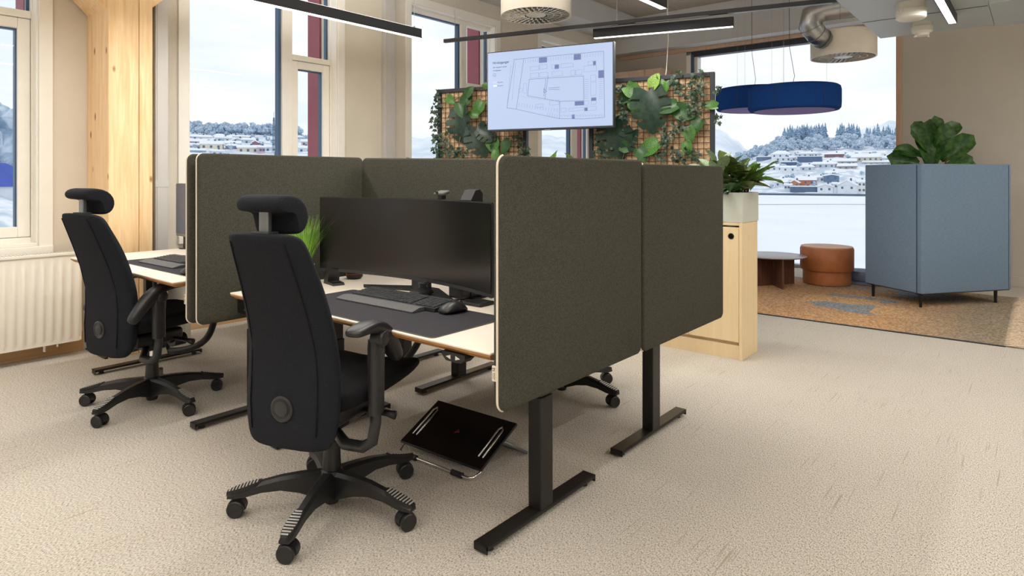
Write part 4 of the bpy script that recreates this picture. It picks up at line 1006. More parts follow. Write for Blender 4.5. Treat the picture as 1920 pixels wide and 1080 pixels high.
def lines(name, segs, w, mt, y=-.0042):
    q = MB()
    for (a, b) in segs:
        (x0, z0), (x1, z1) = SP(*a), SP(*b); L = math.hypot(x1 - x0, z1 - z0)
        if L < 1e-5: continue
        q.box(((x0 + x1) / 2, y, (z0 + z1) / 2), (L + w, .0008, w), RY(-math.atan2(z1 - z0, x1 - x0)))
    return q.build(name, mt, scr)
def poly(pts, close=True): return [(pts[i], pts[(i + 1) % len(pts)]) for i in range(len(pts) if close else len(pts) - 1)]
def rect(x0, y0, x1, y1, sl=-.09): return poly([(x0, y0), (x1, y0 + sl * (x1 - x0)), (x1, y1 + sl * (x1 - x0)), (x0, y1)])
o1 = poly([(380, 272), (482, 260), (1278, 182), (1288, 878), (1090, 892), (848, 886), (640, 838), (402, 782), (300, 768)]) + [((482, 260), (402, 782))]
o2 = poly([(540, 475), (1085, 440), (1090, 700), (852, 706), (520, 645)])
lines('floor_plan', o1 + o2 + [((848, 886), (852, 706)), ((735, 440), (700, 680)), ((712, 470), (690, 650)), ((740, 565), (848, 558)), ((740, 583), (848, 578)), ((690, 570), (720, 600)), ((720, 600), (690, 615)), ((690, 570), (690, 615))], .0030, 'ink')
sg = []
for x in range(500, 1270, 26): yb = 262 - .098 * (x - 482); sg += [((x, yb + 8), (x, yb + 44))]
for r in ((550, 345, 640, 385), (645, 325, 722, 372), (770, 325, 848, 366), (865, 315, 985, 355), (550, 415, 635, 462), (645, 408, 728, 455), (775, 395, 880, 445), (960, 385, 1005, 435), (1010, 380, 1070, 430), (1130, 290, 1205, 328), (1155, 510, 1208, 648), (1155, 435, 1205, 500), (1090, 340, 1210, 400), (750, 700, 845, 745), (610, 735, 680, 770), (865, 780, 915, 818), (940, 782, 1085, 812), (1095, 770, 1208, 810), (1160, 672, 1208, 742), (1095, 705, 1135, 750), (430, 570, 465, 610), (480, 520, 510, 620)): sg += rect(*r)
for y in range(480, 690, 22): sg += [((1090, y), (1135, y - 4)), ((1235, y), (1270, y - 3))]
for x in range(730, 840, 24): sg += [((x, 820 + (x - 730) * .2), (x - 4, 850 + (x - 730) * .25))]
for x in range(860, 1270, 30): sg += [((x, 848), (x + 12, 866)), ((x + 12, 866), (x + 22, 848))]
for x in range(440, 840, 28): yb = 660 + .16 * (x - 520); sg += [((x, yb), (x + 14, yb + 3)), ((x - 6, yb + 70), (x - 10, yb + 108))]
for x, y0, y1 in ((395, 300, 690), (345, 330, 730)): sg += [((x, y0), (x - 40, y1))]
lines('floor_plan_detail', sg, .0022, 'ink2'); stuff(scr.children[-1])
q = MB()
for r in ((640, 250, 722, 298), (990, 215, 1060, 268), (1228, 385, 1280, 462), (1000, 708, 1090, 748), (1160, 672, 1208, 702), (972, 845, 1000, 890), (800, 325, 842, 365), (1178, 288, 1204, 330), (1095, 775, 1125, 810)):
    (x0, z0), (x1, z1) = SP(r[0], r[1]), SP(r[2], r[3]); q.bx(x0, x1, -.0044, -.0036, min(z0, z1), max(z0, z1))
stuff(q.build('stair_block', 'ink', scr))
q = MB()
(x0, z0), (x1, z1) = SP(150, 500), SP(190, 516); q.bx(x0, x1, -.0044, -.0036, z1, z0); q.build('legend_swatch', 'legend1', scr)
q = MB()
(x0, z0), (x1, z1) = SP(150, 536), SP(190, 550); q.bx(x0, x1, -.0044, -.0036, z1, z0); q.build('legend_swatch', 'legend2', scr)
cx_, cz_ = SP(166, 432)
q = MB(); q.tube([Vector((cx_ + .0145 * math.cos(a), -.004, cz_ + .0145 * math.sin(a))) for a in [2 * PI * k / 20 for k in range(20)]], .0009, 5, closed=True)
q.tube([(cx_ - .007, -.004, cz_ - .003), (cx_, -.004, cz_ - .008), (cx_ + .007, -.004, cz_ - .003)], .0009, 5); q.box((cx_ - .005, -.004, cz_ + .004), (.002, .001, .002)); q.box((cx_ + .005, -.004, cz_ + .004), (.002, .001, .002))
q.build('smiley', 'ink3', scr)
def text(s, pos, size, mt, name='lettering', parent=None, rot=(PI / 2, 0, 0), loc=None):
    cu = bpy.data.curves.new(name, 'FONT'); cu.body = s; cu.size = size; cu.extrude = .0003; cu.offset = size * .012
    ob = bpy.data.objects.new(name, cu); COL.objects.link(ob)
    bpy.context.view_layer.update()
    me = bpy.data.meshes.new_from_object(ob.evaluated_get(bpy.context.evaluated_depsgraph_get())); me.materials.clear(); me.materials.append(M[mt])
    bpy.data.objects.remove(ob)
    o = bpy.data.objects.new(name, me); COL.objects.link(o); o.parent = parent
    o.rotation_euler = rot; o.location = loc
    return o
for s, (px, py), sz, mt in (('N\u00f8dutganger', (146, 322), .031, 'ink3'), ('Gj\u00f8r deg kjent med alle', (148, 362), .0145, 'ink3'), ('n\u00f8dutgangene', (148, 394), .0145, 'ink3'), ('Branncelle 1', (199, 512), .0115, 'ink3'), ('Branncelle 2', (199, 547), .0115, 'ink3')):
    x, z = SP(px, py); text(s, None, sz, mt, 'lettering', scr, (PI / 2, 0, 0), (x, -.0042, z))

# ================================================================== LOUNGE
rg = thing('rug', 'orange and olive patchwork rug with cream fringe under the lounge seats', 'rug', (0, 0, 0))
q = MB(); q.bx(-4.2, -.20, 6.16, 8.70, .0005, .009, .003, 1); q.build('pile', 'rug', rg)
q = MB(); q.bx(-4.2, -.20, 6.145, 6.16, .0005, .010, .002, 1); q.build('bound_edge', 'bezel', rg)
q = MB(); rf = random.Random(5)
for k in range(420):
    y = 6.16 + 2.54 * rf.random(); x = -.21; L = rf.uniform(.10, .19); a = rf.uniform(-.5, .5)
    q.tube([(x, y, .006), (x + L * .4, y + .01 * math.sin(a * 3), rf.uniform(.008, .018)), (x + L, y + L * a * .6, rf.uniform(.003, .012))], [.004, .005, .003], 5)
stuff(q.build('fringe', 'fringe', rg, smooth=True))
# blue high-back booth
ba = math.atan2(.895, .668)
bt = thing('high_back_booth', 'slate blue upholstered high-back booth seen from behind', 'booth seat', (-.892, 7.386, 0), ba)
BL, BD, B0, B1 = 1.117, .715, .146, 1.425       # local +x along back, local +y along short side
q = MB(); q.bx(0, BL, 0, .055, B0, B1, .010, 3); q.build('back_wall', 'bluefab', bt, angle=40)
q = MB(); q.bx(-.002, .052, .057, BD, B0, B1, .010, 3); q.build('side_wall', 'bluefab', bt, angle=40)
q = MB(); q.bx(BL - .06, BL - .005, .057, BD, B0, B1, .010, 3); q.build('side_wall', 'bluefab', bt, angle=40)
q = MB(); q.bx(.055, BL - .062, .06, BD - .03, B0, .42, .03, 3); q.build('seat', 'bluefab', bt, angle=40)
q = MB(); q.bx(.06, BL - .066, .06, .20, .43, .80, .03, 3); q.build('back_cushion', 'bluefab', bt, angle=40)
q = MB(); q.bx(-.004, -.0015, .0555, .0585, B0 + .01, B1 - .01); q.bx(BL - .035, BL - .031, -.002, .0, B0 + .01, B1 - .01); q.build('seam', 'darkframe', bt)
q = MB(); q.bx(.01, BL - .01, .01, BD - .01, B0 - .006, B0 + .002); q.build('base_frame', 'blackmetal', bt)
for x, y in ((.02, .03), (.02, BD - .09), (BL - .15, .04), (BL - .15, BD - .09)):
    q = MB(); q.cyl((x + .015, y + .015, 0.009), (x + .015, y + .015, B0 - .005), .013, .017, 12); q.bx(x - .005, x + .035, y - .005, y + .035, B0 - .012, B0 - .005); q.build('leg', 'blackmetal', bt)
# floor cushion beyond the booth
fc = thing('floor_cushion', 'pale blue round floor cushion peeking out left of the booth', 'cushion', (-1.62, 8.72, 0))
q = MB(); q.lathe([(.20, .009), (.235, .012), (.24, .03), (.20, .04)], n=28); q.build('base_disc', 'bluecush', fc, angle=50)
q = MB(); q.lathe([(.17, .04), (.19, .05), (.20, .12), (.185, .16), (.002, .17)], n=28); q.build('pad', 'bluecush', fc, angle=60)
# pouf
pf = thing('pouf', 'cognac leather pouf with a stepped base on the rug', 'pouf', (-1.987, 8.39, .009))
q = MB(); q.lathe([(.25, .0), (.262, .008), (.266, .03), (.266, .175)], n=48); q.build('base', 'leather', pf, angle=40)
q = MB(); q.lathe([(.262, .170), (.286, .172), (.295, .185), (.296, .42), (.288, .440)], n=48); q.build('body', 'leather', pf, angle=40)
for s in (0, 1):
    q = MB(); P = [(.285 * math.cos(a), .285 * math.sin(a)) for a in [PI * s + .012 + (PI - .024) * k / 24 for k in range(25)]]
    q.prism(P, .436, .452, 'xy'); q.build('top_pad', 'leathertop', pf)
# round side table
tb = thing('side_table', 'low round table with crossed dark walnut panel legs', 'side table', (-2.45, 7.86, .009))
q = MB(); q.lathe([(.35, .342), (.37, .350), (.37, .356), (.365, .358)], n=56); q.build('table_top', mat('dull_violet_grey_top', srgb(150, 140, 142), .3), tb, angle=40)
for a in (-52.5, 59, 127.5, 239):
    q = MB(); q.box((.165, 0, .171), (.29, .022, .342), None, .002); o = q.build('leg_panel', 'walnut', tb); o.rotation_euler = (0, 0, math.radians(a))
# fiddle-leaf fig behind the booth
fg = thing('fiddle_leaf_fig', 'fiddle-leaf fig showing above the blue booth', 'potted plant', (-.97, 8.80, 0))
q = MB(); q.lathe([(.13, 0), (.15, .01), (.19, .36), (.19, .40), (.175, .40), (.17, .36), (.002, .35)], n=32); q.build('pot', 'planter', fg, angle=50)
q = MB(); q.tube([(0, 0, .34), (.02, -.01, .8), (.0, .01, 1.3), (.03, .0, 1.62)], [.018, .016, .013, .009], 8); q.tube([(.0, .0, 1.0), (.08, .0, 1.3), (.16, .03, 1.52)], [.012, .010, .007], 8); q.build('trunk', 'walnut', fg, smooth=True)
FL = [(-.05, 1.48, -.35, .9, .40), (.03, 1.50, .05, 1.0, .42), (.12, 1.46, .5, .9, .42), (-.10, 1.42, -.95, .35, .42), (.18, 1.40, .95, .55, .48), (-.02, 1.36, -.15, .75, .44), (-.14, 1.32, -.95, .1, .46), (.14, 1.30, .8, .25, .42), (.22, 1.30, 1.0, .12, .40), (.0, 1.28, .12, .6, .42), (-.1, 1.25, -.6, .3, .40), (.05, 1.58, .35, 1.0, .34), (-.06, 1.56, -.6, .85, .34), (-.22, 1.38, -1.0, .25, .42), (.12, 1.20, .5, .2, .38), (.10, 1.56, .75, .6, .38)]
rf = random.Random(8)
# view-independent bearings: leaves fan out along the wall direction (x) with some spread in y
for i, (dx, z, ax, az, s) in enumerate(FL):
    dy = rf.uniform(-.55, .25)
    d = Vector((ax * .77 + dy * .25, ax * .64 * .6 + dy, az)); n_ = Vector((.3 + rf.uniform(-.7, .7), -.9, .35 + rf.uniform(-.5, .7)))
    put_leaf('fiddle', fg, Vector((dx * .5, dx * .3, z + .06 + (z - 1.3) * .25)), d, n_, s * .86, rf)

# ================================================================== LAMPS
def linear_lamp(label, x, y0, y1, z, h=.078, w=.062, rz=0.0, cx=None, watt=None, hang=True):
    L = y1 - y0
    t = thing('linear_lamp', label, 'ceiling lamp', (x, (y0 + y1) / 2, z), rz, 'black linear pendant lamps')
    q = MB(); q.bx(-w / 2, w / 2, -L / 2, L / 2, .012, h, .002); q.bx(-w / 2, -w / 2 + .006, -L / 2, L / 2, 0, .012); q.bx(w / 2 - .006, w / 2, -L / 2, L / 2, 0, .012); q.bx(-w / 2, w / 2, L / 2 - .006, L / 2, 0, .012); q.bx(-w / 2, w / 2, -L / 2, -L / 2 + .006, 0, .012)
    q.build('housing', 'darkframe', t)
    q = MB(); q.bx(-w / 2 + .006, w / 2 - .006, -L / 2 + .006, L / 2 - .006, -.001, .010); q.build('diffuser', 'lampglow', t)
    if hang:
        for s in (-1, 1):
            q = MB(); q.cyl((0, s * (L / 2 - .06), h), (0, s * (L / 2 - .06), CZ - z - .03), .0018, n=6); q.cyl((0, s * (L / 2 - .06), h), (0, s * (L / 2 - .06), h + .02), .007, n=10); q.build('suspension_wire', 'steel', t)
    ld = bpy.data.lights.new('lamp_light', 'AREA'); ld.shape = 'RECTANGLE'; ld.size = w - .012; ld.size_y = L - .02
    ld.energy = (watt if watt else LAMP_W) * L; ld.color = (1.0, .982, .95)
    lo = bpy.data.objects.new('lamp_light', ld); COL.objects.link(lo); lo.parent = t; lo.location = (0, 0, -.004)
    if hang:      # upward glow and light added on top to brighten the ceiling
        q = MB(); q.bx(-w / 2 + .008, w / 2 - .008, -L / 2 + .1, L / 2 - .1, h - .001, h + .003); q.build('ceiling_fill_glow', 'lampglow', t)
        lu = bpy.data.lights.new('ceiling_fill', 'AREA'); lu.shape = 'RECTANGLE'; lu.size = w - .016; lu.size_y = L - .2
        lu.energy = ld.energy * UP; lu.color = (1.0, .982, .95)
        lv = bpy.data.objects.new('ceiling_fill', lu); COL.objects.link(lv); lv.parent = t; lv.location = (0, 0, h + .008); lv.rotation_euler = (PI, 0, 0)
    return t
linear_lamp('long black linear pendant crossing the top of the middle window', -4.16, .80, 3.78, 2.50)
linear_lamp('black linear pendant whose lit end shows at the top beside the white air drum', -2.25, 1.60, 4.58, 2.60)
lt = linear_lamp('short black linear lamp clipped under the diagonal track', -2.50, 4.44, 5.62, 2.53, rz=-math.radians(72.8), hang=False)
lt.location = (-2.50, 5.035, 2.53)
linear_lamp('white lit linear lamp under the grey bulkhead at top right', -.54, 3.60, 6.22, 2.53, hang=False, h=.069, watt=6)
for i, (x, y0, y1) in enumerate(((-4.16, -3.0, 0.0), (-2.25, -2.2, .8), (-.45, -1.0, 2.0), (1.4, -2.4, .6), (1.4, 1.6, 4.6), (1.4, 5.4, 8.2), (3.3, -2, 1), (3.3, 2, 5), (3.3, 5.6, 8.6), (-.45, -4.6, -1.8))):  # unseen lamp rows added to brighten the floor and the room
    linear_lamp('unseen black linear pendant added to light the room, further along the ceiling', x, y0, y1, 2.95, watt=(12.5 if y0 > 4 else 7.8))
# diagonal track
tr0 = Vector((-4.497, 4.412, 2.60)); tr1 = Vector((-1.1365, 5.265, 2.60)); trm = (tr0 + tr1) / 2; TL = (tr1 - tr0).length
tk = thing('lighting_track', 'thin black track running diagonally above the display', 'lighting track', trm, math.atan2(tr1.y - tr0.y, tr1.x - tr0.x))
q = MB(); q.bx(-TL / 2, TL / 2 + .6, -.017, .017, .008, .042, .002); q.build('rail', 'darkframe', tk)
q = MB(); q.bx(-TL / 2 + 1.25, -TL / 2 + 1.75, -.012, .012, .003, .009); q.bx(-TL / 2 + 1.9, -TL / 2 + 2.5, -.012, .012, .003, .009); q.bx(-TL / 2 + 2.65, -TL / 2 + 3.4, -.012, .012, .003, .009); q.build('cover_strip', 'steel', tk)
for x in (-TL / 2 + .12, 0, TL / 2):
    q = MB(); q.cyl((x, 0, .04), (x, 0, CZ - 2.63), .0018, n=6); q.cyl((x, 0, .04), (x, 0, .07), .006, n=8); q.build('suspension_wire', 'steel', tk)
# navy ring pendants
def pendant(label, c, z0, R=.475, h=.27, wires=()):
    t = thing('ring_pendant', label, 'pendant lamp', (c[0], c[1], z0), 0, 'navy felt pendants')
    q = MB(); q.lathe([(R - .10, .012), (R - .05, .0), (R - .02, .006), (R - .004, .03), (R, .08), (R, h - .05), (R - .008, h - .015), (R - .03, h), (R - .10, h), (.02, h - .004)], n=56); q.build('shade', 'navy', t, angle=50)
    q = MB(); q.lathe([(R - .052, .003), (R - .10, .014), (.01, .020)], n=56); q.build('lining', 'lav', t, angle=50)
    q = MB()
    for k in range(6):
        a = k * PI / 3 + .4; q.box(((R + .0004) * math.cos(a), (R + .0004) * math.sin(a), h / 2), (.003, .004, h * .8), RZ(a))
    stuff(q.build('seam', 'darkframe', t))
    for (dx, dy, bow) in wires:
        q = MB(); H = CZ - .03 - z0
        q.tube([(dx, dy, h - .01), (dx + bow, dy, h + .12), (dx - bow * .8, dy, h + .45), (dx - bow, dy, H)], .003, 6); q.build('power_cord', 'plastic', t, smooth=True)
    for k in range(3):
        a = k * 2 * PI / 3 + .5; q = MB(); q.cyl((.34 * math.cos(a), .34 * math.sin(a), h - .005), (.34 * math.cos(a), .34 * math.sin(a), CZ - .03 - z0), .0012, n=5); q.build('suspension_wire', 'steel', t)
    return t
pendant('navy felt drum pendant on the right, overlapping the other', (-2.100, 7.444), 2.02, wires=((-.02, 0, .03),))
pendant('navy felt drum pendant partly hidden on the left', (-2.76, 8.156), 2.13, R=.475, wires=((-.02, 0, .025),))

# ================================================================== AIR DIFFUSERS AND DUCTS
def air_drum(label, c, z, R, h):
    t = thing('air_diffuser', label, 'air diffuser', (c[0], c[1], z), 0, 'white swirl air diffusers')
    q = MB(); q.lathe([(R - .012, .03), (R - .012, .0), (R, .0), (R, h), (R - .02, h + .02), (.02, h + .02)], n=56); q.build('drum', 'white_metal', t, angle=50)
    q = MB(); q.lathe([(.002, .016), (R - .012, .018)], n=48); q.build('perforated_plate', 'plastic2', t)
    q = MB(); q.lathe([(.002, .004), (R * .28, .006), (R * .30, .016)], n=32); q.build('hub_plate', 'white_metal', t)
    q = MB()
    for ri, (ra, rb, n) in enumerate(((.32, .50, 20), (.52, .72, 28), (.74, .96, 36))):
        for k in range(n):
            a = 2 * PI * (k + .5 * (ri % 2)) / n
            c0 = Vector((R * (ra + rb) / 2 * math.cos(a), R * (ra + rb) / 2 * math.sin(a), .004))
            q.box(c0, (R * (rb - ra) * .98, R * .035, .004), RZ(a) @ RX(.6))
            q.box((R * rb * math.cos(a), R * rb * math.sin(a), .004), (R * .03, 2 * PI * R * rb / n * .7, .004), RZ(a))
    stuff(q.build('swirl_vane', 'white_metal', t))
    return t
ad1 = air_drum('big white drum diffuser at the top centre above the display', (-3.583, 4.693), 2.78, .325, .55)
q = MB(); q.tube([(.30, .02, .30), (.55, .14, .32), (1.1, .38, .36)], .125, 24); q.build('side_duct', 'white_metal', ad1, smooth=True)
q = MB(); q.tube([(.78, .25, .34), (1.9, .75, .46)], .122, 24); q.build('flexible_duct', 'steel', ad1, smooth=True)
ad2 = air_drum('white drum diffuser with silver elbow duct before the rear window', (-1.649, 7.661), 2.59, .325, .26)
q = MB()
base = Vector((0, 0, 0))
q.tube([(-.12, -.30, .16), (-.16, -.40, .20), (-.22, -.46, .30), (-.20, -.46, .40), (-.10, -.42, .45), (.05, -.38, .46), (1.6, .0, .46)], [.10, .105, .115, .118, .118, .118, .118], 28); q.build('elbow_duct', 'duct', ad2, smooth=True)
q = MB()
for f in (.0, .12, .26, .44, .6):
    p = Vector((.05, -.38, .46)).lerp(Vector((1.6, .0, .46)), f); d = Vector((1.55, .38, 0)).normalized()
    q.cyl(p - d * .004, p + d * .004, .1215, n=28)
for p, d, r in (((-.13, -.33, .17), (-.4, -.9, .35), .106), ((-.17, -.415, .215), (-.5, -.8, .6), .110), ((-.205, -.455, .27), (-.3, -.4, .9), .116)):
    p = Vector(p); d = Vector(d).normalized(); q.cyl(p - d * .003, p + d * .003, r, n=28)
stuff(q.build('duct_seam', 'steel', ad2, angle=40))
q = MB(); q.cyl((-.02, -.42, .56), (-.02, -.42, CZ - 2.62), .004, n=6); q.build('hanger_rod', 'white_plastic', ad2)
# bulkhead with detectors
m = MB(); m.bx(-1.16, -.30, 1.5, 6.86, 2.60, 2.92, .004); bk_ = struct(m.build('ceiling_bulkhead', 'soffit'))
m = MB(); m.bx(-.298, 5.9, 6.0, 6.95, 2.60, 2.92, .004); struct(m.build('ceiling_bulkhead', 'soffit'))
m = MB(); m.bx(-1.155, -.305, 6.05, 6.055, 2.597, 2.60); m.build('panel_joint', 'darkframe', bk_)
sd = thing('wireless_access_point', 'white cylindrical ceiling unit with two small dials under the bulkhead', 'ceiling unit', (-.745, 5.607, 2.60))
q = MB(); q.lathe([(.002, -.125), (.085, -.123), (.098, -.112), (.102, -.06), (.102, -.05), (.098, -.048), (.098, 0)], n=36); q.build('casing', 'white_plastic', sd, angle=40)
for a in (-2.35, -2.05):
    q = MB(); q.cyl((.100 * math.cos(a), .100 * math.sin(a), -.07), (.106 * math.cos(a), .106 * math.sin(a), -.07), .010, n=14); q.build('dial', 'frame', sd)
sm = thing('smoke_detector', 'small white stepped smoke detector under the bulkhead', 'smoke detector', (-.765, 6.368, 2.60))
q = MB(); q.lathe([(.07, 0), (.07, -.03), (.078, -.035), (.078, -.075), (.07, -.085), (.055, -.09), (.05, -.112), (.03, -.116), (.002, -.116)], n=32); q.build('casing', 'white_plastic', sm, angle=40)
q = MB(); q.cyl((-.04, -.03, -.112), (-.05, -.04, -.122), .008, n=10); q.cyl((.035, .02, -.112), (.045, .03, -.12), .006, n=10); q.build('clip', 'frame', sm)
# white cord hanging by the rear wall
cd = thing('hanging_cord', 'thin white twisted cord hanging in front of the rear wall', 'cord', (-2.75, 5.65, 0))
q = MB(); q.tube([(0, 0, CZ - .03), (.01, 0, 3.0), (.02, 0, 2.6), (-.0, 0, 2.3), (-.06, 0, 2.05), (-.07, 0, 1.2)], .0045, 6); q.build('cord_sheath', 'white_plastic', cd, smooth=True)

# ================================================================== OUTSIDE: FJORD, TOWN, HILLS
AZ = [-110, -90, -79, -70, -64, -55, -45, -30, -22, -18, -16, -8.5, 0, 25]
RR = [14, 30, 100, 150, 200, 300, 395, 400, 450, 520, 640, 760, 1000]
far_left = [-9.4, -9.4, -3.8, -.6, 4, 12, 18, 19, 24, 30, 34, 34, 30]
left_ = [-9.4, -9.4, -9.4, -8, -2, 8, 20, 20.7, 27, 33, 30, 24, 10]
mid_ = [-9.4] * 7 + [-9.2, -6, 2, 8, 8, 0]
low_ = [-9.4] * 7 + [-9, -3, 4, 8, 6, -5]
semi = [-9.4] * 7 + [-9, -.5, 14, 24, 16, 0]
full = [-9.4] * 7 + [-9, 1.3, 19.9, 36, 26, 0]
TABLE = [far_left, far_left, far_left, left_, left_, left_, mid_, mid_, low_, semi, full, full, full, full]
def lerp_tab(tab, keys, x):
    if x <= keys[0]: return tab[0]
    for i in range(len(keys) - 1):
        if x <= keys[i + 1]:
            f = (x - keys[i]) / (keys[i + 1] - keys[i]); a, b = tab[i], tab[i + 1]
            return [p + (q_ - p) * f for p, q_ in zip(a, b)] if isinstance(a, list) else a + (b - a) * f
    return tab[-1]
def ground(az, r):
    return lerp_tab(lerp_tab(TABLE, AZ, az), RR, r)
def ground_xy(x, y): return ground(math.degrees(math.atan2(x, y)), math.hypot(x, y))
q = MB(); rs = [14, 22, 40, 70, 100, 125, 150, 175, 200, 230, 265, 300, 350, 395, 400, 425, 450, 485, 520, 560, 600, 640, 700, 760, 870, 1000]
grid = []
rg_ = random.Random(2)
for a in range(-110, 26):
    row = []
    for r in rs:
        z = ground(a, r) + (rg_.uniform(-.8, .8) if r > 405 and r < 900 else (rg_.uniform(-.4, .4) if ground(a, r) > -9 else 0))
        row.append(q.bm.verts.new((r * math.sin(math.radians(a)), r * math.cos(math.radians(a)), z)))
    grid.append(row)
for i in range(len(grid) - 1):
    for j in range(len(rs) - 1): q.bm.faces.new((grid[i][j], grid[i + 1][j], grid[i + 1][j + 1], grid[i][j + 1]))
for f in q.bm.faces:
    if max(v.co.z for v in f.verts) < -9.2: f.material_index = 1
struct(q.build('snowy_ground', ['snowhill', 'snow'], smooth=True))
q = MB(); q.bx(-3000, 3000, -500, 4000, -12, -9.42); struct(q.build('frozen_fjord', 'snow'))
# thin dark shoreline quay
q = MB(); pts = []
for a in range(-24, 6):
    pts.append((396 * math.sin(math.radians(a)), 396 * math.cos(math.radians(a))))
for (x0, y0), (x1, y1) in zip(pts[:-1], pts[1:]):
    q.box(((x0 + x1) / 2, (y0 + y1) / 2, -8.9), (math.hypot(x1 - x0, y1 - y0) + .3, 1.2, 1.3), RZ(math.atan2(y1 - y0, x1 - x0)))
struct(q.build('quay_wall', 'quay'))
# tide line in the ice
q = MB(); q.tube([(-190 + k * 12, 168 + k * 9 + 3 * math.sin(k * 1.3), -9.40) for k in range(14)], .16, 5); struct(q.build('ice_crack', 'quay'))
# far mountains
q = MB(); rows = [[], [], []]
rm = random.Random(6)
peak = [(-110, 120), (-80, 190), (-60, 150), (-50, 150), (-40, 190), (-33, 150), (-26, 190), (-22.5, 205), (-20.5, 150), (-18, 60), (-14, 90), (-10, 185), (-8, 205), (0, 230), (25, 200)]
for a2 in range(-220, 51):
    a = a2 / 2; h = lerp_tab([p[1] for p in peak], [p[0] for p in peak], a) + rm.uniform(-7, 7)
    for rr_, r, z in ((rows[0], 1700, -9.4), (rows[1], 2300, h * .55), (rows[2], 2600, h)):
        rr_.append(q.bm.verts.new((r * math.sin(math.radians(a)), r * math.cos(math.radians(a)), z)))
for A, B in ((rows[0], rows[1]), (rows[1], rows[2])):
    for i in range(len(A) - 1): q.bm.faces.new((A[i], A[i + 1], B[i + 1], B[i]))
struct(q.build('far_mountains', 'mountain', smooth=True))

COLN = {}
def wall_color(c):
    if c not in COLN: COLN[c] = mat('house_wall_%d' % len(COLN), srgb(*c), .9, vary=.04, scale=.5)
    return COLN[c]
def house(i, x, y, z, w, h, hr, c, kind):
    right = i < 29
    lab = ('%s house on %s, %s window' % (cname(c), {'hip': 'snowy hillside with hipped roof', 'side': 'snowy hillside with long ridge', 'front': 'slope with gable facing out', 'flat': 'snowy hillside with flat roof'}[kind], 'rear' if right else 'middle'))
    a = math.atan2(y, x) - PI / 2 + random.uniform(-.25, .25)
    dp = max(6, min(9, w * .6)); W = w / 2; D = dp / 2
    t = thing('house', lab, 'house', (x, y, z), a, 'houses across the water' if right else 'houses on the hillside to the left')
    q = MB(); q.bx(-W, W, -D, D, -6, h); q.build('wall', wall_color(c), t)
    o_ = .5; q = MB()
    if kind == 'hip': q.ring_skin([[(-W - o_, -D - o_, h), (W + o_, -D - o_, h), (W + o_, D + o_, h), (-W - o_, D + o_, h)], [(-W - o_, -D - o_, h + .35), (W + o_, -D - o_, h + .35), (W + o_, D + o_, h + .35), (-W - o_, D + o_, h + .35)], [(-W * .45, -.3, h + hr + .3), (W * .45, -.3, h + hr + .3), (W * .45, .3, h + hr + .3), (-W * .45, .3, h + hr + .3)]])
    elif kind == 'side': q.prism([(-D - o_, h), (D + o_, h), (D + o_, h + .3), (0, h + hr + .4), (-D - o_, h + .3)], -W - o_, W + o_, 'yz')
    elif kind == 'front': q.prism([(-W - o_, h), (-W, h), (0, h + hr - .3), (W, h), (W + o_, h), (W + o_, h + .4), (0, h + hr + .4), (-W - o_, h + .4)], -D - o_, D + o_, 'xz')
    else: q.bx(-W - .3, W + .3, -D - .3, D + .3, h, h + .5)
    rf_ = q.build('roof', 'snow', t)
    if kind == 'front':
        q = MB(); q.prism([(-W, h - .1), (W, h - .1), (0, h + hr - .35)], -D, D, 'xz'); q.build('gable', wall_color(c), t)
    q = MB(); n = max(2, int(w / 3.2)); fl = max(1, int(h / 3.0))
    for f in range(fl):
        for k in range(n):
            xx = -W + (k + .5) * w / n; zz = h - 1.2 - f * (h / fl); q.bx(xx - .55, xx + .55, -D - .06, -D, zz - .65, zz + .55)
    stuff(q.build('window', 'pane', t))
    q = MB(); q.bx(W * .2, W * .2 + .8, -.4, .4, h, h + hr + 1.0); q.build('chimney', 'quay', rf_)
def cname(c):
    r, g, b = c
    if min(c) > 200: return 'white'
    if r - b > 60: return 'brick orange'
    if b - r > 25 and max(c) < 170: return 'dark blue'
    if b - r > 25: return 'pale blue'
    if r - g > 25 and b > 110: return 'red' if g < 120 else 'pinkish'
    if r - b > 18: return 'cream'
    if max(c) < 170: return 'purple-grey'
    return 'pale grey'
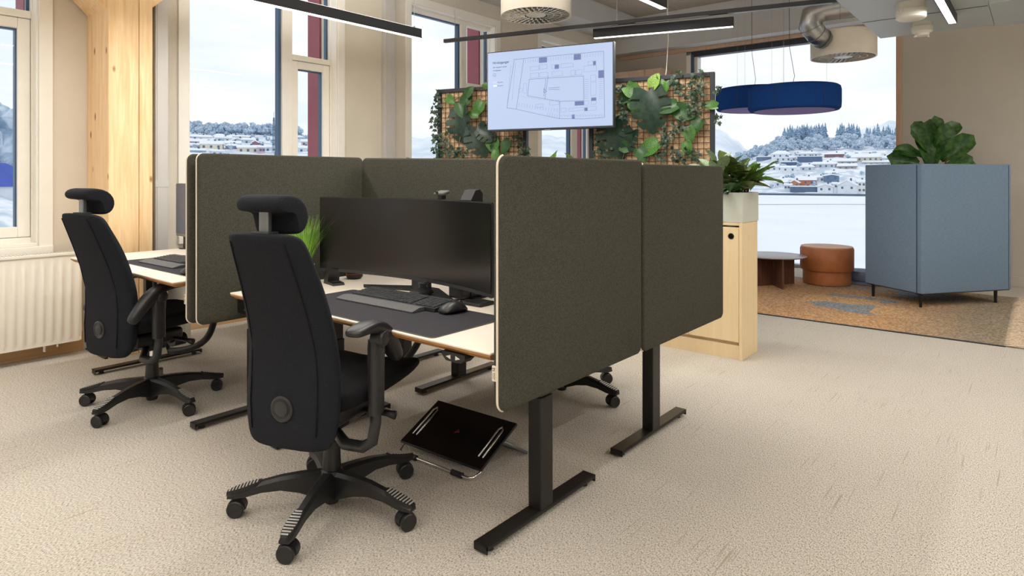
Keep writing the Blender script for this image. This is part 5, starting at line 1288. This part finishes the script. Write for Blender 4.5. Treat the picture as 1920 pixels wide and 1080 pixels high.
HOUSES = [
 (-160.9, 494.7, 13.33, 10.3, 2.7, 0.9, (112, 128, 152), 'flat'),
 (-146.8, 489.7, 14.78, 12.4, 2.9, 2.4, (226, 230, 236), 'hip'),
 (-140.5, 478.0, 12.40, 13.8, 2.3, 0.6, (220, 226, 234), 'flat'),
 (-128.4, 492.9, 15.95, 14.4, 1.7, 1.3, (210, 216, 224), 'hip'),
 (-123.6, 475.5, 11.25, 15.6, 3.8, 0.5, (96, 116, 146), 'flat'),
 (-111.4, 490.9, 14.43, 11.8, 2.4, 1.1, (150, 112, 108), 'side'),
 (-89.3, 481.2, 10.86, 16.1, 3.2, 2.4, (206, 198, 176), 'side'),
 (-101.2, 475.7, 9.85, 13.2, 1.6, 1.9, (176, 170, 166), 'side'),
 (-110.6, 462.3, 7.10, 13.9, 2.4, 1.3, (196, 202, 210), 'side'),
 (-110.8, 473.6, 9.94, 6.5, 1.1, 1.1, (200, 205, 212), 'side'),
 (-96.8, 461.3, 5.92, 10.4, 2.1, 1.6, (170, 160, 152), 'side'),
 (-133.0, 461.5, 8.11, 9.9, 3.0, 0.7, (84, 106, 146), 'flat'),
 (-141.2, 455.9, 5.64, 10.5, 2.2, 1.9, (226, 230, 236), 'side'),
 (-129.0, 445.0, 3.62, 9.0, 3.5, 1.1, (226, 230, 236), 'side'),
 (-114.0, 407.6, -5.05, 5.3, 2.4, 2.0, (196, 140, 112), 'front'),
 (-109.0, 412.1, -4.33, 10.6, 3.4, 2.2, (190, 132, 104), 'side'),
 (-105.9, 396.4, -7.62, 15.4, 3.0, 0.5, (98, 116, 142), 'flat'),
 (-98.3, 424.1, -2.42, 8.3, 4.0, 1.1, (108, 130, 160), 'front'),
 (-104.5, 423.6, -2.21, 5.2, 2.9, 1.0, (214, 220, 228), 'side'),
 (-94.4, 396.3, -8.35, 8.2, 3.7, 1.8, (224, 228, 234), 'front'),
 (-89.0, 397.5, -8.29, 4.1, 5.4, 0.7, (220, 225, 232), 'side'),
 (-82.8, 396.9, -8.62, 9.6, 4.9, 3.1, (226, 230, 236), 'front'),
 (-77.4, 401.0, -8.16, 4.0, 6.3, 1.3, (228, 228, 224), 'side'),
 (-121.8, 406.4, -5.12, 6.8, 2.9, 2.4, (214, 220, 228), 'side'),
 (-114.8, 396.0, -7.27, 3.3, 3.5, 0.7, (220, 225, 232), 'side'),
 (-119.3, 453.9, 5.49, 8.0, 2.1, 1.6, (206, 212, 220), 'hip'),
 (-82.2, 477.4, 9.53, 16.3, 1.1, 0.9, (186, 178, 176), 'side'),
 (-80.7, 486.8, 11.90, 7.5, 1.6, 1.6, (214, 218, 224), 'hip'),
 (-102.2, 444.8, 1.99, 7.1, 1.3, 1.5, (226, 230, 236), 'side'),
 (-396.0, 180.9, 24.69, 10.9, 0.7, 1.1, (206, 212, 220), 'side'),
 (-357.5, 159.2, 19.04, 5.5, 1.3, 1.5, (182, 150, 168), 'side'),
 (-395.0, 192.3, 25.18, 6.7, 1.0, 1.6, (176, 186, 200), 'hip'),
 (-374.4, 184.3, 22.42, 8.7, 1.6, 0.9, (220, 222, 220), 'side'),
 (-394.0, 201.0, 25.55, 5.4, 1.0, 0.7, (206, 212, 222), 'side'),
 (-367.1, 189.9, 21.94, 5.5, 0.7, 1.4, (190, 198, 210), 'front'),
 (-326.4, 154.9, 15.30, 10.2, 2.4, 1.6, (222, 214, 196), 'side'),
 (-332.7, 148.5, 15.65, 5.9, 1.4, 1.0, (224, 228, 234), 'side'),
 (-309.5, 139.2, 12.48, 7.7, 1.1, 0.7, (168, 184, 206), 'side'),
 (-343.5, 174.6, 18.34, 7.7, 1.1, 1.3, (206, 212, 222), 'side'),
 (-324.0, 164.3, 15.55, 6.2, 1.5, 1.1, (146, 142, 168), 'hip'),
 (-306.3, 163.5, 13.49, 9.7, 2.1, 1.2, (224, 216, 200), 'side'),
 (-338.0, 184.8, 18.34, 3.4, 1.7, 1.3, (168, 110, 124), 'front'),
 (-358.3, 191.5, 21.02, 6.3, 1.6, 1.1, (200, 208, 218), 'side'),
 (-303.0, 146.0, 12.16, 5.1, 1.1, 0.7, (216, 222, 230), 'hip'),
 (-389.7, 204.9, 25.32, 8.3, 1.0, 1.0, (214, 206, 200), 'hip'),
 (-371.8, 233.7, 25.21, 4.0, 1.5, 1.0, (206, 212, 222), 'hip'),
 (-324.1, 208.0, 18.34, 5.7, 2.7, 1.3, (214, 190, 192), 'side'),
 (-299.6, 190.7, 14.54, 7.3, 1.6, 1.2, (220, 226, 234), 'side'),
 (-296.4, 165.0, 12.53, 2.7, 3.0, 0.8, (206, 176, 184), 'side'),
 (-306.2, 176.1, 14.26, 6.0, 2.0, 0.8, (206, 214, 224), 'hip'),
]
for i, hs in enumerate(HOUSES): house(i, *hs)
# near house with blue roof, far left window
nb = thing('house', 'house with a bright blue roof outside the leftmost window', 'house', (-137.0, 28.9, -2.0), math.radians(78))
q = MB(); q.bx(-7, 7, -4, 4, -8, 1.6); q.build('wall', wall_color((226, 230, 236)), nb)
q = MB(); q.ring_skin([[(-7.4, -4.4, 1.6), (7.4, -4.4, 1.6), (7.4, 4.4, 1.6), (-7.4, 4.4, 1.6)], [(-.6, -.2, 5.6), (.6, -.2, 5.6), (.6, .2, 5.6), (-.6, .2, 5.6)]]); q.build('roof', mat('blue_steel_roof', srgb(70, 92, 178), .6, vary=.06, scale=.6), nb)
# trees
def conifer_mesh(seed, h=14.0):
    rnd = random.Random(seed); q = MB(); q.cyl((0, 0, -1), (0, 0, h * .2), .25, n=6)
    L = 7
    for k in range(L):
        z0 = h * (.08 + .82 * k / L); z1 = z0 + h * .26; r = h * .20 * (1 - k / L) + .35; n = 9
        ring = [q.bm.verts.new(((r * (1.0 if j % 2 else .62) * rnd.uniform(.85, 1.15)) * math.cos(2 * PI * j / n + k), (r * (1.0 if j % 2 else .62)) * math.sin(2 * PI * j / n + k), z0 + rnd.uniform(-.4, .2))) for j in range(n)]
        tip = q.bm.verts.new((0, 0, min(z1, h)))
        for j in range(n): q.bm.faces.new((ring[j], ring[(j + 1) % n], tip))
    return mesh_of(q, 'conifer', 'conifer')
def scrub_mesh(seed, h=7.0):
    rnd = random.Random(seed); q = MB()
    for k in range(9):
        c = Vector((rnd.uniform(-.32, .32) * h, rnd.uniform(-.3, .3) * h, h * rnd.uniform(.25, .8))); r = h * rnd.uniform(.16, .28)
        v0 = bmesh.ops.create_icosphere(q.bm, subdivisions=1, radius=r)['verts']
        for v in v0: v.co = c + v.co * rnd.uniform(.75, 1.25)
    q.cyl((0, 0, -1), (0, 0, h * .5), .18, n=6)
    return mesh_of(q, 'birch_scrub', 'scrub')
CM = [conifer_mesh(s) for s in (1, 2, 3, 4)]; SM = [scrub_mesh(s) for s in (1, 2, 3, 4, 5)]
def plant_tree(me, name, lab, cat, grp, az, r, sc):
    x, y = r * math.sin(math.radians(az)), r * math.cos(math.radians(az))
    o = bpy.data.objects.new(name, me); COL.objects.link(o); o.location = (x, y, ground(az, r) - .3); o.rotation_euler = (0, 0, random.uniform(0, 6)); o.scale = (sc, sc, sc)
    tag(o, lab, cat, grp)
rt = random.Random(9)
def pick(az0, az1, n, r0, r1, meshes, name, lab, cat, grp, s0, s1):
    for k in range(n):
        az = az0 + (az1 - az0) * (k + rt.uniform(.1, .9)) / n
        plant_tree(rt.choice(meshes), name, lab, cat, grp, az, rt.uniform(r0, r1), rt.uniform(s0, s1))
pick(-16.6, -13.4, 34, 600, 650, CM, 'conifer_tree', 'dark haze-tinted conifer in the dense clump on the hilltop across the water', 'tree', 'hilltop conifers', .85, 1.1)
pick(-12.6, -11.0, 16, 590, 640, CM, 'conifer_tree', 'haze-tinted conifer in the pair of crowns right of the hilltop clump', 'tree', 'right-hand hill conifers', .75, 1.1)
pick(-10.6, -7.0, 24, 590, 640, CM, 'conifer_tree', 'haze-tinted conifer on the ridge next to the blue booth plant', 'tree', 'ridge conifers near the jamb', .6, .95)
pick(-20.2, -16.4, 22, 560, 640, SM, 'pine_tree', 'rounded haze-tinted pine on the falling left shoulder of the hill', 'tree', 'left shoulder pines', .9, 1.5)
pick(-17.5, -7.0, 90, 525, 590, SM, 'birch_scrub', 'haze-tinted grey birch scrub on the slope above the houses', 'tree', 'scrub above the houses', .7, 1.25)
pick(-20.0, -8.0, 40, 412, 510, SM, 'garden_tree', 'small haze-tinted garden tree between the houses across the water', 'tree', 'garden trees across the water', .3, .6)
pick(-66.5, -58.0, 70, 480, 530, SM, 'pine_tree', 'haze-tinted pine in the belt of trees on the skyline of the middle window', 'tree', 'skyline pines on the left', .9, 1.45)
pick(-67, -54.0, 40, 300, 470, SM, 'garden_tree', 'small haze-tinted garden tree among the houses in the middle window', 'tree', 'garden trees on the left hillside', .3, .55)
pick(-82, -76.5, 26, 165, 235, SM, 'birch_tree', 'tall haze-tinted birch outside the leftmost window', 'tree', 'birches outside the leftmost window', 1.6, 2.6)
# ship masts by the left hillside
sh_ = thing('ship', 'grey-blue moored ship with lattice masts outside the middle window', 'ship', (-181.0, 108.0, -9.4), math.radians(35))
q = MB(); q.prism([(-9, 0), (9, 0), (11, 5), (-11, 5)], -3, 3, 'xz'); q.build('hull', 'ship', sh_)
q = MB(); q.bx(-3.5, 3.0, -2.4, 2.4, 5, 15.5, .2); q.bx(-2.2, 1.2, -1.6, 1.6, 15.5, 18.5, .2); q.build('superstructure', 'ship', sh_)
for x, top_, arms in ((-3.0, 29, (22, 26)), (1.4, 27, (21, 23.5))):
    q = MB()
    for dx, dy in ((-.35, -.35), (.35, -.35), (.35, .35), (-.35, .35)): q.cyl((x + dx, dy, 18), (x + dx * .4, dy * .4, top_), .07, n=5)
    for z in range(19, int(top_)): q.bx(x - .35, x + .35, -.35, .35, z, z + .08)
    q.cyl((x, 0, top_), (x, 0, top_ + 1.8), .05, n=5); mst = q.build('mast', 'ship', sh_)
    for z in arms:
        q = MB(); q.cyl((x - 2.4, 0, z), (x + 2.4, 0, z), .08, n=5); q.cyl((x - 2.4, 0, z), (x - 2.4, 0, z + 1.4), .05, n=5); q.cyl((x + 2.4, 0, z), (x + 2.4, 0, z + 1.4), .05, n=5); q.build('yard', 'ship', mst)

# houses that look alike are told apart by their order along the view
same = {}
for o in bpy.data.objects:
    if o.parent is None and o.name.startswith('house') and 'label' in o: same.setdefault(o['label'], []).append(o)
ORD = ['first', 'second', 'third', 'fourth', 'fifth', 'sixth', 'seventh', 'eighth', 'ninth', 'tenth']
for lab, L_ in same.items():
    if len(L_) > 1:
        L_.sort(key=lambda o: math.atan2(o.location.x, o.location.y))
        for i, o in enumerate(L_): o['label'] = '%s, %s such from left' % (lab, ORD[i])
